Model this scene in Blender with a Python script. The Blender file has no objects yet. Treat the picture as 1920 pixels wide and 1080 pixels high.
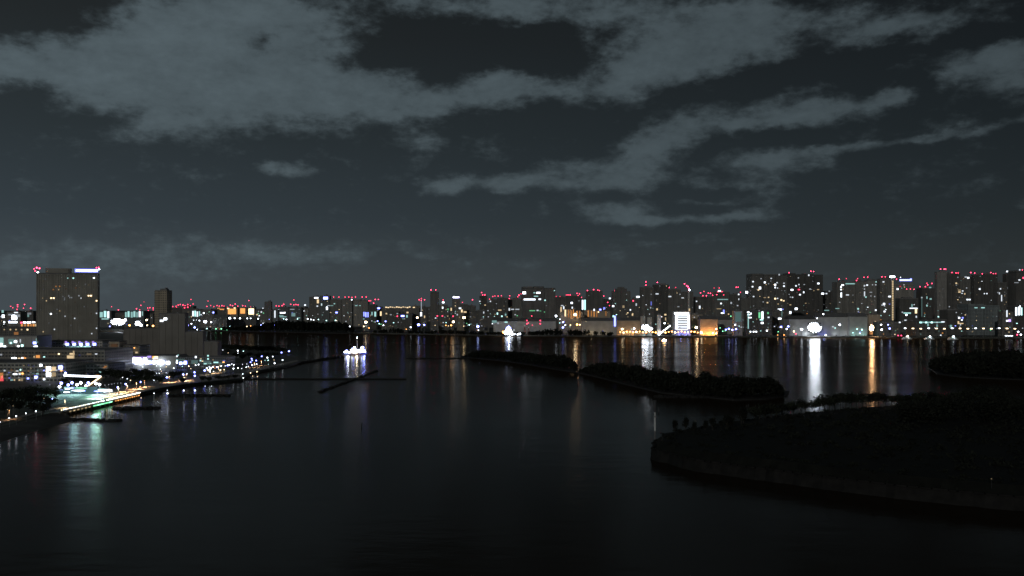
import bpy, math, random
from mathutils import Vector
random.seed(7)
R = random.Random(11)
rad = math.radians
sc = bpy.context.scene
col = sc.collection
F = 1663.0          # focal length in photo pixels (1920 wide)
CX, HY, H = 960.0, 580.0, 70.0   # principal column, horizon row, camera height in metres

def gnd(px, py, z=0.0):
    """point on the level z that is seen at photo pixel px, py"""
    Y = (H - z) * F / (py - HY)
    return Vector(((px - CX) * Y / F, Y, z))
def at(px, py, Y):
    return Vector(((px - CX) * Y / F, Y, H - (py - HY) * Y / F))
def interp(pts, x):
    if x <= pts[0][0]: return pts[0][1]
    for (a, b), (c, d) in zip(pts, pts[1:]):
        if x <= c: return b + (d - b) * (x - a) / (c - a)
    return pts[-1][1]

# ------------------------------------------------------------------ mesh builder
class MB:
    def __init__(s): s.v = []; s.f = []
    def box(s, x0, x1, y0, y1, z0, z1, yaw=0.0, o=(0, 0)):
        b = len(s.v); c, n = math.cos(yaw), math.sin(yaw)
        for z in (z0, z1):
            for x, y in ((x0, y0), (x1, y0), (x1, y1), (x0, y1)):
                s.v.append((o[0] + x * c - y * n, o[1] + x * n + y * c, z))
        s.f += [(b, b+3, b+2, b+1), (b+4, b+5, b+6, b+7)]
        for i in range(4):
            j = (i + 1) % 4
            s.f.append((b+i, b+j, b+4+j, b+4+i))
        return s
    def prism(s, poly, z0, z1, inset=1.0):
        b = len(s.v); n = len(poly)
        cx = sum(p[0] for p in poly) / n; cy = sum(p[1] for p in poly) / n
        for p in poly: s.v.append((p[0], p[1], z0))
        for p in poly: s.v.append((cx + (p[0]-cx)*inset, cy + (p[1]-cy)*inset, z1))
        area = sum(poly[i][0]*poly[(i+1) % n][1] - poly[(i+1) % n][0]*poly[i][1] for i in range(n))
        idx = list(range(n)) if area > 0 else list(range(n))[::-1]
        s.f.append(tuple(b + i for i in idx[::-1])); s.f.append(tuple(b + n + i for i in idx))
        for k in range(n):
            i, j = idx[k], idx[(k+1) % n]
            s.f.append((b+i, b+j, b+n+j, b+n+i))
        return s
    def cyl(s, p0, p1, r0, r1, n=8):
        p0, p1 = Vector(p0), Vector(p1); d = (p1 - p0).normalized()
        a = d.cross(Vector((0, 0, 1)))
        if a.length < 1e-3: a = Vector((1, 0, 0))
        a.normalize(); e = d.cross(a); b = len(s.v)
        for p, r in ((p0, r0), (p1, r1)):
            for i in range(n):
                t = 2 * math.pi * i / n
                s.v.append(tuple(p + a * (r * math.cos(t)) + e * (r * math.sin(t))))
        for i in range(n):
            j = (i + 1) % n
            s.f.append((b+i, b+n+i, b+n+j, b+j))
        s.f.append(tuple(b+i for i in range(n))); s.f.append(tuple(b+n+i for i in range(n))[::-1])
        return s
    def ball(s, c, rx, ry=None, rz=None, nu=10, nv=6):
        ry = rx if ry is None else ry; rz = rx if rz is None else rz
        b = len(s.v)
        s.v.append((c[0], c[1], c[2]-rz))
        for k in range(1, nv):
            t = -math.pi/2 + math.pi*k/nv
            for i in range(nu):
                a = 2*math.pi*i/nu
                s.v.append((c[0]+rx*math.cos(t)*math.cos(a), c[1]+ry*math.cos(t)*math.sin(a), c[2]+rz*math.sin(t)))
        s.v.append((c[0], c[1], c[2]+rz)); e = len(s.v)-1
        for i in range(nu):
            j = (i+1) % nu
            s.f.append((b, b+1+j, b+1+i)); s.f.append((e, e-nu+i, e-nu+j))
            for k in range(nv-2):
                q = b+1+k*nu
                s.f.append((q+i, q+j, q+nu+j, q+nu+i))
        return s
    def leaf(s, c, size, rnd):
        n = Vector((rnd.gauss(0, 1), rnd.gauss(0, 1), rnd.gauss(0, 1.0))).normalized()
        a = n.orthogonal().normalized(); e = n.cross(a)
        t = rnd.random()*6.28; a, e = a*math.cos(t)+e*math.sin(t), e*math.cos(t)-a*math.sin(t)
        b = len(s.v); c = Vector(c)
        for u, w in ((-1, -.15), (-.2, -.55), (1, .1), (.1, .6)):
            s.v.append(tuple(c + a*(u*size) + e*(w*size)))
        s.f.append((b, b+1, b+2, b+3))
    def mesh(s, name, mat):
        m = bpy.data.meshes.new(name); m.from_pydata(s.v, [], s.f); m.update()
        if mat: m.materials.append(mat)
        return m
    def build(s, name, mat, parent=None, loc=(0, 0, 0), rz=0.0):
        return obj(name, s.mesh(name, mat), parent, loc, rz)
def obj(name, mesh, parent=None, loc=(0, 0, 0), rz=0.0, scale=None):
    o = bpy.data.objects.new(name, mesh); col.objects.link(o)
    o.location = loc; o.rotation_euler = (0, 0, rz)
    if scale: o.scale = scale
    if parent: o.parent = parent
    return o
def tag(o, label=None, cat=None, group=None, kind=None):
    if label: o["label"] = label
    if cat: o["category"] = cat
    if group: o["group"] = group
    if kind: o["kind"] = kind
    return o
def thing(name, label, cat, loc, rz=0.0, group=None):
    return tag(obj(name, None, None, loc, rz), label, cat, group)
ORD = ("first second third fourth fifth sixth seventh eighth ninth tenth eleventh twelfth thirteenth fourteenth "
       "fifteenth sixteenth seventeenth eighteenth nineteenth twentieth twenty-first twenty-second twenty-third "
       "twenty-fourth twenty-fifth twenty-sixth twenty-seventh twenty-eighth twenty-ninth thirtieth").split()
def order(k, n):
    if k == 0: return "leftmost"
    if k == n-1: return "rightmost"
    return (ORD[k] + " from the left") if k < n/2 else (ORD[n-1-k] + " from the right")

# ------------------------------------------------------------------ materials
def new_mat(name):
    m = bpy.data.materials.new(name); m.use_nodes = True
    nt = m.node_tree; return m, nt, nt.nodes["Principled BSDF"]
def rough_mat(name, c, rough=.8, var=.35, scale=.25, rnd=0.25, detail=4, metal=0, bump=0):
    """matte surface with blotchy variation, and a small change of value from object to object"""
    m, nt, b = new_mat(name); N = nt.nodes.new; L = nt.links.new
    tc = N("ShaderNodeTexCoord"); nz = N("ShaderNodeTexNoise"); nz.inputs["Scale"].default_value = scale; nz.inputs["Detail"].default_value = detail
    L(tc.outputs["Object"], nz.inputs["Vector"])
    mr = N("ShaderNodeMapRange"); mr.inputs["From Min"].default_value = .3; mr.inputs["From Max"].default_value = .7
    mr.inputs["To Min"].default_value = 1-var; mr.inputs["To Max"].default_value = 1+var
    L(nz.outputs["Fac"], mr.inputs["Value"])
    oi = N("ShaderNodeObjectInfo"); r2 = N("ShaderNodeMapRange"); r2.inputs["To Min"].default_value = 1-rnd; r2.inputs["To Max"].default_value = 1+rnd
    L(oi.outputs["Random"], r2.inputs["Value"])
    mu = N("ShaderNodeMath"); mu.operation = 'MULTIPLY'; L(mr.outputs[0], mu.inputs[0]); L(r2.outputs[0], mu.inputs[1])
    vm = N("ShaderNodeVectorMath"); vm.operation = 'SCALE'; vm.inputs[0].default_value = c; L(mu.outputs[0], vm.inputs["Scale"])
    L(vm.outputs[0], b.inputs["Base Color"])
    b.inputs["Roughness"].default_value = rough; b.inputs["Metallic"].default_value = metal
    b.inputs["Specular IOR Level"].default_value = .25
    if bump:
        bp = N("ShaderNodeBump"); bp.inputs["Strength"].default_value = bump; L(nz.outputs["Fac"], bp.inputs["Height"]); L(bp.outputs[0], b.inputs["Normal"])
    return m
def facade(name, c, glass=(.06, .065, .07), fh=3.5, bay=3.6, frac=.5):
    """wall with a storey and bay rhythm of dark unlit glazing"""
    m, nt, b = new_mat(name); N = nt.nodes.new; L = nt.links.new
    tc = N("ShaderNodeTexCoord"); sp = N("ShaderNodeSeparateXYZ"); L(tc.outputs["Object"], sp.inputs[0])
    def M(op, a, bb=None):
        n = N("ShaderNodeMath"); n.operation = op
        for i, q in enumerate((a, bb)):
            if q is None: continue
            if isinstance(q, (int, float)): n.inputs[i].default_value = q
            else: L(q, n.inputs[i])
        return n.outputs[0]
    zf = M('FRACT', M('DIVIDE', sp.outputs[2], fh)); xf = M('FRACT', M('DIVIDE', M('ADD', sp.outputs[0], sp.outputs[1]), bay))
    win = M('MULTIPLY', M('LESS_THAN', zf, frac), M('LESS_THAN', xf, .7))
    oi = N("ShaderNodeObjectInfo"); r2 = N("ShaderNodeMapRange"); r2.inputs["To Min"].default_value = .65; r2.inputs["To Max"].default_value = 1.3
    L(oi.outputs["Random"], r2.inputs["Value"])
    nz = N("ShaderNodeTexNoise"); nz.inputs["Scale"].default_value = .05; nz.inputs["Detail"].default_value = 5
    mp = N("ShaderNodeMapping"); mp.inputs["Scale"].default_value = (3, 3, .4); L(tc.outputs["Object"], mp.inputs[0]); L(mp.outputs[0], nz.inputs["Vector"])
    r3 = N("ShaderNodeMapRange"); r3.inputs["From Min"].default_value = .3; r3.inputs["From Max"].default_value = .7; r3.inputs["To Min"].default_value = .75; r3.inputs["To Max"].default_value = 1.2
    L(nz.outputs["Fac"], r3.inputs["Value"])
    vm = N("ShaderNodeVectorMath"); vm.operation = 'SCALE'; vm.inputs[0].default_value = c; L(M('MULTIPLY', r2.outputs[0], r3.outputs[0]), vm.inputs["Scale"])
    mx = N("ShaderNodeMix"); mx.data_type = 'RGBA'; L(win, mx.inputs["Factor"]); L(vm.outputs[0], mx.inputs[6]); mx.inputs[7].default_value = (*glass, 1)
    L(mx.outputs[2], b.inputs["Base Color"])
    rg = N("ShaderNodeMapRange"); rg.inputs["To Min"].default_value = .85; rg.inputs["To Max"].default_value = .3; L(win, rg.inputs["Value"]); L(rg.outputs[0], b.inputs["Roughness"])
    b.inputs["Specular IOR Level"].default_value = .25
    return m
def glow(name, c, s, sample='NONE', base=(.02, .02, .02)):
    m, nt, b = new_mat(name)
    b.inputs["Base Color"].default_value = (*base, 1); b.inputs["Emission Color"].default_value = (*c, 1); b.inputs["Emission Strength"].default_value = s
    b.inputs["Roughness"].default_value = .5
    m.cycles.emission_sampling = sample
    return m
COL = dict(W=(.82, .90, 1.0), B=(.21, .25, 1.0), T=(.45, .85, .82), Y=(1.0, .74, .42), O=(1.0, .40, .10), R=(1.0, .05, .13), G=(.25, .95, .45), P=(.50, .34, 1.0))
_gm = {}
def GM(c, s, sample='NONE'):
    s = round(s, 2) if s < 3 else round(s)
    k = (c, s, sample)
    if k not in _gm: _gm[k] = glow("lit_%s_%g" % ({'W': 'white', 'B': 'blue_white', 'T': 'teal', 'Y': 'warm', 'O': 'orange', 'R': 'red', 'G': 'green', 'P': 'violet'}[c], s), COL[c], s, sample)
    return _gm[k]
_um = {}
def unit(kind, mat):
    k = (kind, mat.name)
    if k not in _um:
        mb = MB()
        if kind == 'box': mb.box(-.5, .5, -.5, .5, -.5, .5)
        else: mb.ball((0, 0, 0), 1.0, nu=10, nv=6)
        _um[k] = mb.mesh(kind + "_" + mat.name, mat)
    return _um[k]
WALL = dict(d=facade("dark_facade", (.20, .195, .18)), m=facade("concrete_facade", (.32, .31, .28)), l=facade("pale_facade", (.45, .44, .41), frac=.42),
            g=facade("blue_grey_facade", (.24, .275, .28), bay=2.4, frac=.6), w=facade("beige_facade", (.40, .35, .26), frac=.45),
            h=rough_mat("cladding_panels", (.42, .42, .40), var=.12, scale=.08, rnd=.1), o=rough_mat("rendered_wall", (.42, .36, .28), var=.15, scale=.08, rnd=.1))
ROOF = rough_mat("roof_membrane", (.16, .16, .16), var=.3)
STEEL = rough_mat("galvanised_steel", (.22, .22, .22), rough=.6)
DARKMETAL = rough_mat("dark_painted_metal", (.06, .06, .065), rough=.5)
CONC = rough_mat("weathered_concrete", (.16, .155, .15), scale=.15, bump=.3)
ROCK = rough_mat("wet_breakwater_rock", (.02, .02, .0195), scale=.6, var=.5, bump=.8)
PLAIN = rough_mat("plain_rendered_wall", (.22, .21, .19), var=.12, scale=.05, rnd=.2)
SAND = rough_mat("damp_sand", (.05, .047, .043), scale=.1)
SOIL = rough_mat("dark_park_ground", (.07, .072, .062), scale=.03, var=.5)
PAVE = rough_mat("pale_paving", (.3, .275, .25), scale=.2, var=.25)
ASPH = rough_mat("asphalt", (.05, .05, .05), scale=.05)
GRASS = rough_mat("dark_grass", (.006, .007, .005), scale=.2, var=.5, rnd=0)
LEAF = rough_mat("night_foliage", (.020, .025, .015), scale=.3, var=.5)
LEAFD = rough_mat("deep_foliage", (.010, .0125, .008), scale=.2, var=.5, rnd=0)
BARK = rough_mat("bark", (.04, .035, .03), scale=1)
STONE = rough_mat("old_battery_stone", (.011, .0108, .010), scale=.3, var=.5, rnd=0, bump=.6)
WHITEP = rough_mat("white_paint", (.75, .75, .74), rough=.4, var=.06, rnd=.05)
HULLB = rough_mat("dark_blue_hull_paint", (.02, .025, .06), rough=.35, var=.1)
GLASSD = rough_mat("dark_glazing", (.02, .025, .03), rough=.15, var=.1)

PWR = .12      # all lamp powers were set relative to one another
def point_light(name, parent, loc, c, power, r):
    l = bpy.data.lights.new(name, 'POINT'); l.color = COL[c]; l.energy = power*PWR; l.shadow_soft_size = r
    o = bpy.data.objects.new(name, l); col.objects.link(o); o.parent = parent; o.location = loc
    return o

def spot_light(name, parent, loc, c, power, r, ang=150, tilt=8, blend=.5):
    """floodlight facing the water (-Y), tipped down a little"""
    l = bpy.data.lights.new(name, 'SPOT'); l.color = (.60, .74, 1.0) if c == 'B' else (1.0, .52, .24) if c == 'O' else COL[c]; l.energy = power*PWR; l.shadow_soft_size = r; l.spot_size = rad(ang); l.spot_blend = blend
    o = bpy.data.objects.new(name, l); col.objects.link(o); o.parent = parent; o.location = loc; o.rotation_euler = (-rad(90-tilt), 0, 0)
    l.cycles.use_multiple_importance_sampling = True
    return o
# ------------------------------------------------------------------ camera
cam = bpy.data.cameras.new("camera"); cam.sensor_width = 36; cam.lens = 36*F/1920; cam.shift_y = (HY-540)/1920
cam.clip_start = 1; cam.clip_end = 80000
co = bpy.data.objects.new("camera", cam); col.objects.link(co); co.location = (0, 0, H); co.rotation_euler = (rad(90), 0, 0); sc.camera = co
sc.view_settings.view_transform = 'Standard'; sc.view_settings.look = 'None'; sc.view_settings.exposure = 0; sc.view_settings.gamma = 1
cy = sc.cycles
cy.use_denoising = True; cy.use_light_tree = True; cy.max_bounces = 5; cy.diffuse_bounces = 2; cy.glossy_bounces = 3
cy.sample_clamp_indirect = 4; cy.sample_clamp_direct = 0; cy.filter_width = 1.55
cy.caustics_reflective = False; cy.caustics_refractive = False

# ------------------------------------------------------------------ night sky: faint city glow low down, moonlit broken cloud
MOON_EL, MOON_AZ = rad(14), rad(205)
def build_world():
    w = bpy.data.worlds.new("World"); sc.world = w; w.use_nodes = True
    nt = w.node_tree; N = nt.nodes.new; L = nt.links.new
    bg = nt.nodes["Background"]
    def M(op, a, b=None, c=None, clamp=False):
        n = N("ShaderNodeMath"); n.operation = op; n.use_clamp = clamp
        for i, q in enumerate((a, b, c)):
            if q is None: continue
            if isinstance(q, (int, float)): n.inputs[i].default_value = q
            else: L(q, n.inputs[i])
        return n.outputs[0]
    tc = N("ShaderNodeTexCoord"); sp = N("ShaderNodeSeparateXYZ"); L(tc.outputs["Generated"], sp.inputs[0])
    az = M('MULTIPLY', M('ARCTAN2', sp.outputs[0], sp.outputs[1]), 180/math.pi)
    el = M('MULTIPLY', M('ARCSINE', sp.outputs[2]), 180/math.pi)
    cb = N("ShaderNodeCombineXYZ"); L(az, cb.inputs[0]); L(el, cb.inputs[1])
    # warp the bearings so that every cloud edge is ragged
    def noise(scale, det, ro, sx, sy, off=0.0):
        mp = N("ShaderNodeMapping"); mp.inputs["Scale"].default_value = (sx, sy, 1); mp.inputs["Location"].default_value = (off, off*.7, off*1.3)
        L(cb.outputs[0], mp.inputs[0]); n = N("ShaderNodeTexNoise"); n.inputs["Scale"].default_value = scale
        n.inputs["Detail"].default_value = det; n.inputs["Roughness"].default_value = ro; L(mp.outputs[0], n.inputs["Vector"]); return n
    wn = noise(.45, 5, .6, 1, 1.7)
    v1 = N("ShaderNodeVectorMath"); v1.operation = 'SUBTRACT'; L(wn.outputs["Color"], v1.inputs[0]); v1.inputs[1].default_value = (.5, .5, .5)
    v2 = N("ShaderNodeVectorMath"); v2.operation = 'MULTIPLY'; L(v1.outputs[0], v2.inputs[0]); v2.inputs[1].default_value = (2.6, 1.25, 0)
    v3 = N("ShaderNodeVectorMath"); v3.operation = 'ADD'; L(cb.outputs[0], v3.inputs[0]); L(v2.outputs[0], v3.inputs[1])
    acc = 0.0
    def blob(px, py, rx, ry, rot, amp):
        nonlocal acc
        a = math.degrees(math.atan((px-CX)/F)); hy = math.hypot(F, px-CX)
        e = math.degrees(math.atan((HY-py)/hy))
        kx = math.degrees(1/F)*math.cos(rad(a))**2; ky = math.degrees(1/hy)
        mp = N("ShaderNodeMapping"); mp.vector_type = 'TEXTURE'
        mp.inputs["Location"].default_value = (a, e, 0); mp.inputs["Rotation"].default_value = (0, 0, rad(-rot)); mp.inputs["Scale"].default_value = (rx*kx, ry*ky, 1)
        L(v3.outputs[0], mp.inputs[0])
        g = N("ShaderNodeTexGradient"); g.gradient_type = 'SPHERICAL'; L(mp.outputs[0], g.inputs[0])
        acc = M('MULTIPLY_ADD', g.outputs["Fac"], amp, acc)
    CL = [(60,150,330,110,0,.9),(330,130,300,150,0,1.1),(560,110,260,140,0,1.0),(330,225,150,70,0,.7),(620,190,260,70,-4,.9),(450,25,330,80,0,.9),
          (240,60,240,80,-6,.6),(840,185,200,55,-6,.9),(930,150,110,55,0,.7),(1070,178,190,34,4,.8),(0,110,150,70,0,.6),(700,140,120,60,0,.4),
          (1270,75,250,115,0,1.1),(1190,135,150,55,-8,.8),(1400,65,170,70,0,.7),(1610,62,200,58,0,.95),(1770,35,190,40,-8,.6),(1500,20,150,40,0,.5),
          (860,12,230,40,0,.7),(1060,12,260,40,0,.8),(1840,132,160,58,0,1.0),(1910,95,100,34,0,.8),(1900,160,90,30,0,.5),
          (1480,212,130,34,-4,1.0),(1590,200,160,34,-8,.9),(1690,180,90,24,-6,.8),(1290,232,150,46,-10,1.0),(1220,282,120,52,-14,1.0),(1370,235,90,20,0,.6),
          (1120,325,160,44,0,1.0),(1180,345,120,26,0,.6),(990,345,100,26,0,.85),(910,342,90,24,0,.8),(832,350,66,26,0,.9),
          (1440,305,170,34,-3,1.0),(1385,344,120,22,0,.8),(1560,280,190,14,-3,.7),(1700,268,190,13,-5,.55),(1850,235,160,14,-8,.6),
          (1165,398,125,34,6,1.0),(1270,412,220,15,0,.9),(1410,402,110,20,-4,.9),(1340,378,110,12,0,.6),
          (782,262,66,24,6,.85),(512,310,70,15,-4,.75),(552,323,70,16,4,.85),(1250,456,100,8,-4,.35),
          (160,500,560,70,0,.55),(640,472,330,36,-4,.55),(390,465,260,30,0,.35),(1000,490,300,26,0,.18),
          (90,25,260,55,-6,-1.1),(500,75,64,36,-30,-.9),(900,92,300,54,-4,-.62),(740,72,150,56,-16,-.5),(1030,108,150,46,10,-.45),(650,45,90,36,-20,-.4),(830,150,120,24,-10,-.35),(690,120,80,30,0,-.3),(50,175,110,50,0,-.8),(1500,130,330,34,-8,-.8),(30,215,140,40,0,-.7),(220,215,110,28,-10,-.6),
          (1020,230,200,30,0,-.5),(1880,60,200,22,0,-.5),(1735,158,60,44,0,-.7),(1440,252,70,26,-8,-.45),(1560,122,130,30,-4,-.5),(1515,72,46,44,0,-.5),(1170,300,46,30,0,-.35),(1300,365,120,14,0,-.4)]
    for c in CL: blob(*c)
    n1 = noise(.42, 8, .62, 1, 1.9, 3.1); n3 = noise(1.5, 5, .6, 1, 1.8, 5.7); n2 = noise(.11, 6, .6, 1, 2.4, 9.0)
    ax = M('ABSOLUTE', az)
    off = N("ShaderNodeMapRange"); off.inputs["From Min"].default_value = 31; off.inputs["From Max"].default_value = 42; L(ax, off.inputs["Value"])   # free cloud round the rest of the sky
    up = N("ShaderNodeMapRange"); up.inputs["From Min"].default_value = 20; up.inputs["From Max"].default_value = 27; L(el, up.inputs["Value"])
    free = M('MULTIPLY', M('MAXIMUM', off.outputs[0], up.outputs[0]), M('MULTIPLY', M('SUBTRACT', n2.outputs["Fac"], .42), 3.5))
    dens = M('ADD', M('ADD', acc, free), M('ADD', M('MULTIPLY', M('SUBTRACT', n1.outputs["Fac"], .5), 1.9), M('MULTIPLY', M('SUBTRACT', n3.outputs["Fac"], .5), .6)))
    ss = N("ShaderNodeMapRange"); ss.interpolation_type = 'SMOOTHSTEP'; ss.inputs["From Min"].default_value = .02; ss.inputs["From Max"].default_value = .98; L(dens, ss.inputs["Value"])
    above = N("ShaderNodeMapRange"); above.inputs["From Min"].default_value = 0; above.inputs["From Max"].default_value = 2; L(el, above.inputs["Value"])
    cm = M('MULTIPLY', ss.outputs[0], above.outputs[0])
    # clear sky: glow of the city low down, darker overhead and towards the right
    rp = N("ShaderNodeValToRGB"); r_ = rp.color_ramp
    L(M('DIVIDE', el, 40.0, clamp=True), rp.inputs[0])
    stops = [(0, (.050, .064, .075)), (.055, (.044, .057, .068)), (.14, (.0285, .039, .048)), (.27, (.0195, .026, .0295)), (.42, (.0135, .0162, .0168)), (.6, (.008, .0095, .0095)), (1, (.005, .006, .006))]
    while len(r_.elements) < len(stops): r_.elements.new(.5)
    for e_, (p, c) in zip(r_.elements, stops): e_.position = p; e_.color = (*c, 1)
    side = N("ShaderNodeMapRange"); side.inputs["From Min"].default_value = -32; side.inputs["From Max"].default_value = 32; side.inputs["To Min"].default_value = 1.08; side.inputs["To Max"].default_value = .38; L(az, side.inputs["Value"])
    clear = N("ShaderNodeVectorMath"); clear.operation = 'SCALE'; L(rp.outputs[0], clear.inputs[0]); L(side.outputs[0], clear.inputs["Scale"])
    sky = N("ShaderNodeTexSky"); sky.sky_type = 'NISHITA'; sky.sun_disc = False; sky.sun_elevation = MOON_EL; sky.sun_rotation = MOON_AZ
    s2 = N("ShaderNodeVectorMath"); s2.operation = 'SCALE'; L(sky.outputs[0], s2.inputs[0]); s2.inputs["Scale"].default_value = .0012   # moonlit air
    cl2 = N("ShaderNodeVectorMath"); cl2.operation = 'ADD'; L(clear.outputs[0], cl2.inputs[0]); L(s2.outputs[0], cl2.inputs[1])
    # cloud brightness: thick parts a bit brighter, left side brighter
    tone = M('MULTIPLY', M('ADD', .52, M('ADD', M('MULTIPLY', n1.outputs["Fac"], .42), M('ADD', M('MULTIPLY', n3.outputs["Fac"], .14), M('MULTIPLY', M('MINIMUM', M('MAXIMUM', dens, 0.0), 1.6), .22)))), M('ADD', .40, M('MULTIPLY', side.outputs[0], .60)))
    cc = N("ShaderNodeVectorMath"); cc.operation = 'SCALE'; cc.inputs[0].default_value = (.075, .100, .113); L(tone, cc.inputs["Scale"])
    mx = N("ShaderNodeMix"); mx.data_type = 'RGBA'; L(M('MULTIPLY', cm, .93), mx.inputs["Factor"]); L(cl2.outputs[0], mx.inputs[6]); L(cc.outputs[0], mx.inputs[7])
    L(mx.outputs[2], bg.inputs["Color"]); bg.inputs["Strength"].default_value = 1.0
    w.cycles.sampling_method = 'MANUAL'; w.cycles.sample_map_resolution = 512
build_world()
sun = bpy.data.lights.new("moon", 'SUN'); sun.energy = .42; sun.angle = rad(.5); sun.color = (1.0, .97, .92)
so = bpy.data.objects.new("moon", sun); col.objects.link(so)
d = Vector((math.sin(MOON_AZ)*math.cos(MOON_EL), math.cos(MOON_AZ)*math.cos(MOON_EL), math.sin(MOON_EL)))
so.rotation_euler = (-d).to_track_quat('-Z', 'Y').to_euler(); so.location = d*500

# ------------------------------------------------------------------ water
HAZE = 0
def water_mat():
    m, nt, b = new_mat("bay_water"); N = nt.nodes.new; L = nt.links.new
    b.inputs["Base Color"].default_value = (.004, .006, .006, 1); b.inputs["IOR"].default_value = 1.33; b.inputs["Specular IOR Level"].default_value = .5
    tc = N("ShaderNodeTexCoord")
    def nz(s, det, sx=1, sy=1, ro=.55):
        mp = N("ShaderNodeMapping"); mp.inputs["Scale"].default_value = (sx, sy, 1); mp.inputs["Rotation"].default_value = (0, 0, .25); L(tc.outputs["Object"], mp.inputs[0])
        n = N("ShaderNodeTexNoise"); n.inputs["Scale"].default_value = s; n.inputs["Detail"].default_value = det; n.inputs["Roughness"].default_value = ro; L(mp.outputs[0], n.inputs["Vector"]); return n
    rr = nz(.006, 5, .5, 1.3)       # wind patches
    mr = N("ShaderNodeMapRange"); mr.inputs["From Min"].default_value = .3; mr.inputs["From Max"].default_value = .7; mr.inputs["To Min"].default_value = .13; mr.inputs["To Max"].default_value = .20
    L(rr.outputs["Fac"], mr.inputs["Value"]); L(mr.outputs[0], b.inputs["Roughness"])
    w1 = nz(.10, 4, .45, 1.0)
    bp = N("ShaderNodeBump"); bp.inputs["Strength"].default_value = .6; bp.inputs["Distance"].default_value = .3; L(w1.outputs["Fac"], bp.inputs["Height"])
    L(bp.outputs[0], b.inputs["Normal"])
    # wavelets hide part of the mirror far out; ramp also paints near water darker
    df = N("ShaderNodeBsdfDiffuse"); df.inputs["Color"].default_value = (.034, .022, .012, 1)
    ms = N("ShaderNodeMixShader"); lw = N("ShaderNodeLayerWeight"); lr = N("ShaderNodeValToRGB"); st = [(.70, .66), (.76, .60), (.815, .47), (.87, .38), (.92, .62), (.965, .91)]
    while len(lr.color_ramp.elements) < len(st): lr.color_ramp.elements.new(.5)
    for e_, (q, v) in zip(lr.color_ramp.elements, st): e_.position = q; e_.color = (v, v, v, 1)
    L(lw.outputs["Facing"], lr.inputs[0]); L(lr.outputs[0], ms.inputs[0]); out = nt.nodes["Material Output"]
    L(b.outputs[0], ms.inputs[1]); L(df.outputs[0], ms.inputs[2]); L(ms.outputs[0], out.inputs["Surface"])
    return m
WATER = water_mat()
mb = MB(); xs = [-9000, -2500, -600, 600, 2500, 9000]; ys = [-600, 600, 1500, 3200]
for y in ys:
    for x in xs: mb.v.append((x, y, 0))
for j in range(len(ys)-1):
    for i in range(len(xs)-1): mb.f.append((j*6+i, j*6+i+1, (j+1)*6+i+1, (j+1)*6+i))
tag(mb.build("water", WATER), kind="structure")
# city haze
hz, hnt, hb = new_mat("city_haze"); hnt.nodes.remove(hb)
pv = hnt.nodes.new("ShaderNodeVolumePrincipled"); pv.inputs["Color"].default_value = (.9, .9, .88, 1); pv.inputs["Density"].default_value = HAZE; pv.inputs["Anisotropy"].default_value = .35
hnt.links.new(pv.outputs[0], hnt.nodes["Material Output"].inputs["Volume"])
if HAZE: tag(MB().box(-7000, 7000, -700, 9000, -3.5, 260).build("haze", hz), "thin grey city haze over the bay", "haze", None, "stuff")

# ------------------------------------------------------------------ land
SHORE = [(-400, 619), (300, 621), (430, 622), (660, 625.5), (900, 629.5), (1150, 632), (1500, 633), (1920, 635.5), (2300, 638)]
def shoreY(px): return H*F/(interp(SHORE, px)-HY)
poly = [(gnd(px, py).x, gnd(px, py).y) for px, py in SHORE]
poly = [(-12000, 2950)] + poly + [(12000, 2000), (45000, 45000), (-45000, 45000)]
tag(MB().prism(poly, -2, 3).build("ground", SOIL), kind="structure")
# quay road along the far shore
mb = MB(); pts = [(px, shoreY(px)+14) for px in range(640, 2000, 40)]
rd = [((px-CX)*y/F, y) for px, y in pts]; rd2 = [((px-CX)*(y)/F, y+22) for px, y in pts]
for i in range(len(rd)):
    mb.v.append((*rd[i], 3.004)); mb.v.append((*rd2[i], 3.004))
for i in range(len(rd)-1): mb.f.append((2*i, 2*i+2, 2*i+3, 2*i+1))
tag(mb.build("quay_road", ASPH), kind="structure")
LEFT = [(-320, 868), (-100, 832), (0, 809), (70, 788), (124, 776), (132, 773), (200, 757.5), (265, 741.5), (300, 733), (350, 725), (395, 720), (450, 715), (463, 706), (480, 700), (515, 694),
        (545, 687), (575, 679), (545, 667), (490, 655), (430, 648), (385, 641), (330, 632), (200, 624), (-500, 624)]
mb = MB().prism([tuple(gnd(*p).xy) for p in LEFT], -2, 2.5)
tag(mb.build("waterfront_ground", SOIL), kind="structure")
def sheet(name, pts, z, mat):
    mb = MB(); mb.v = [(*gnd(px, py, z).xy, z) for px, py in pts]; n = len(pts)
    ar = sum(mb.v[i][0]*mb.v[(i+1) % n][1]-mb.v[(i+1) % n][0]*mb.v[i][1] for i in range(n))
    mb.f = [tuple(range(n)) if ar > 0 else tuple(range(n))[::-1]]
    return tag(mb.build(name, mat), kind="structure")
inn = [(-300, 846), (-100, 815), (0, 794.5), (40, 783), (70, 775), (100, 768.5), (118, 765)]; out = [(-330, 905), (-100, 856), (0, 829), (40, 816), (72, 806), (108, 797), (136, 790)]
mb = MB(); NS = 5
for k in range(NS+1):
    for a_, b_ in zip(inn, out):
        p0, p1 = gnd(*a_, 2.508), gnd(*b_, 0); t = k/NS; q = p0.lerp(p1+(p1-p0)*.06, t); mb.v.append((q.x, q.y, 2.62-2.75*t**1.5+R.uniform(-.05, .05)))
for k in range(NS):
    for i in range(len(inn)-1): mb.f.append((k*7+i, (k+1)*7+i, (k+1)*7+i+1, k*7+i+1))
tag(mb.build("beach", SAND), kind="structure")
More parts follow.
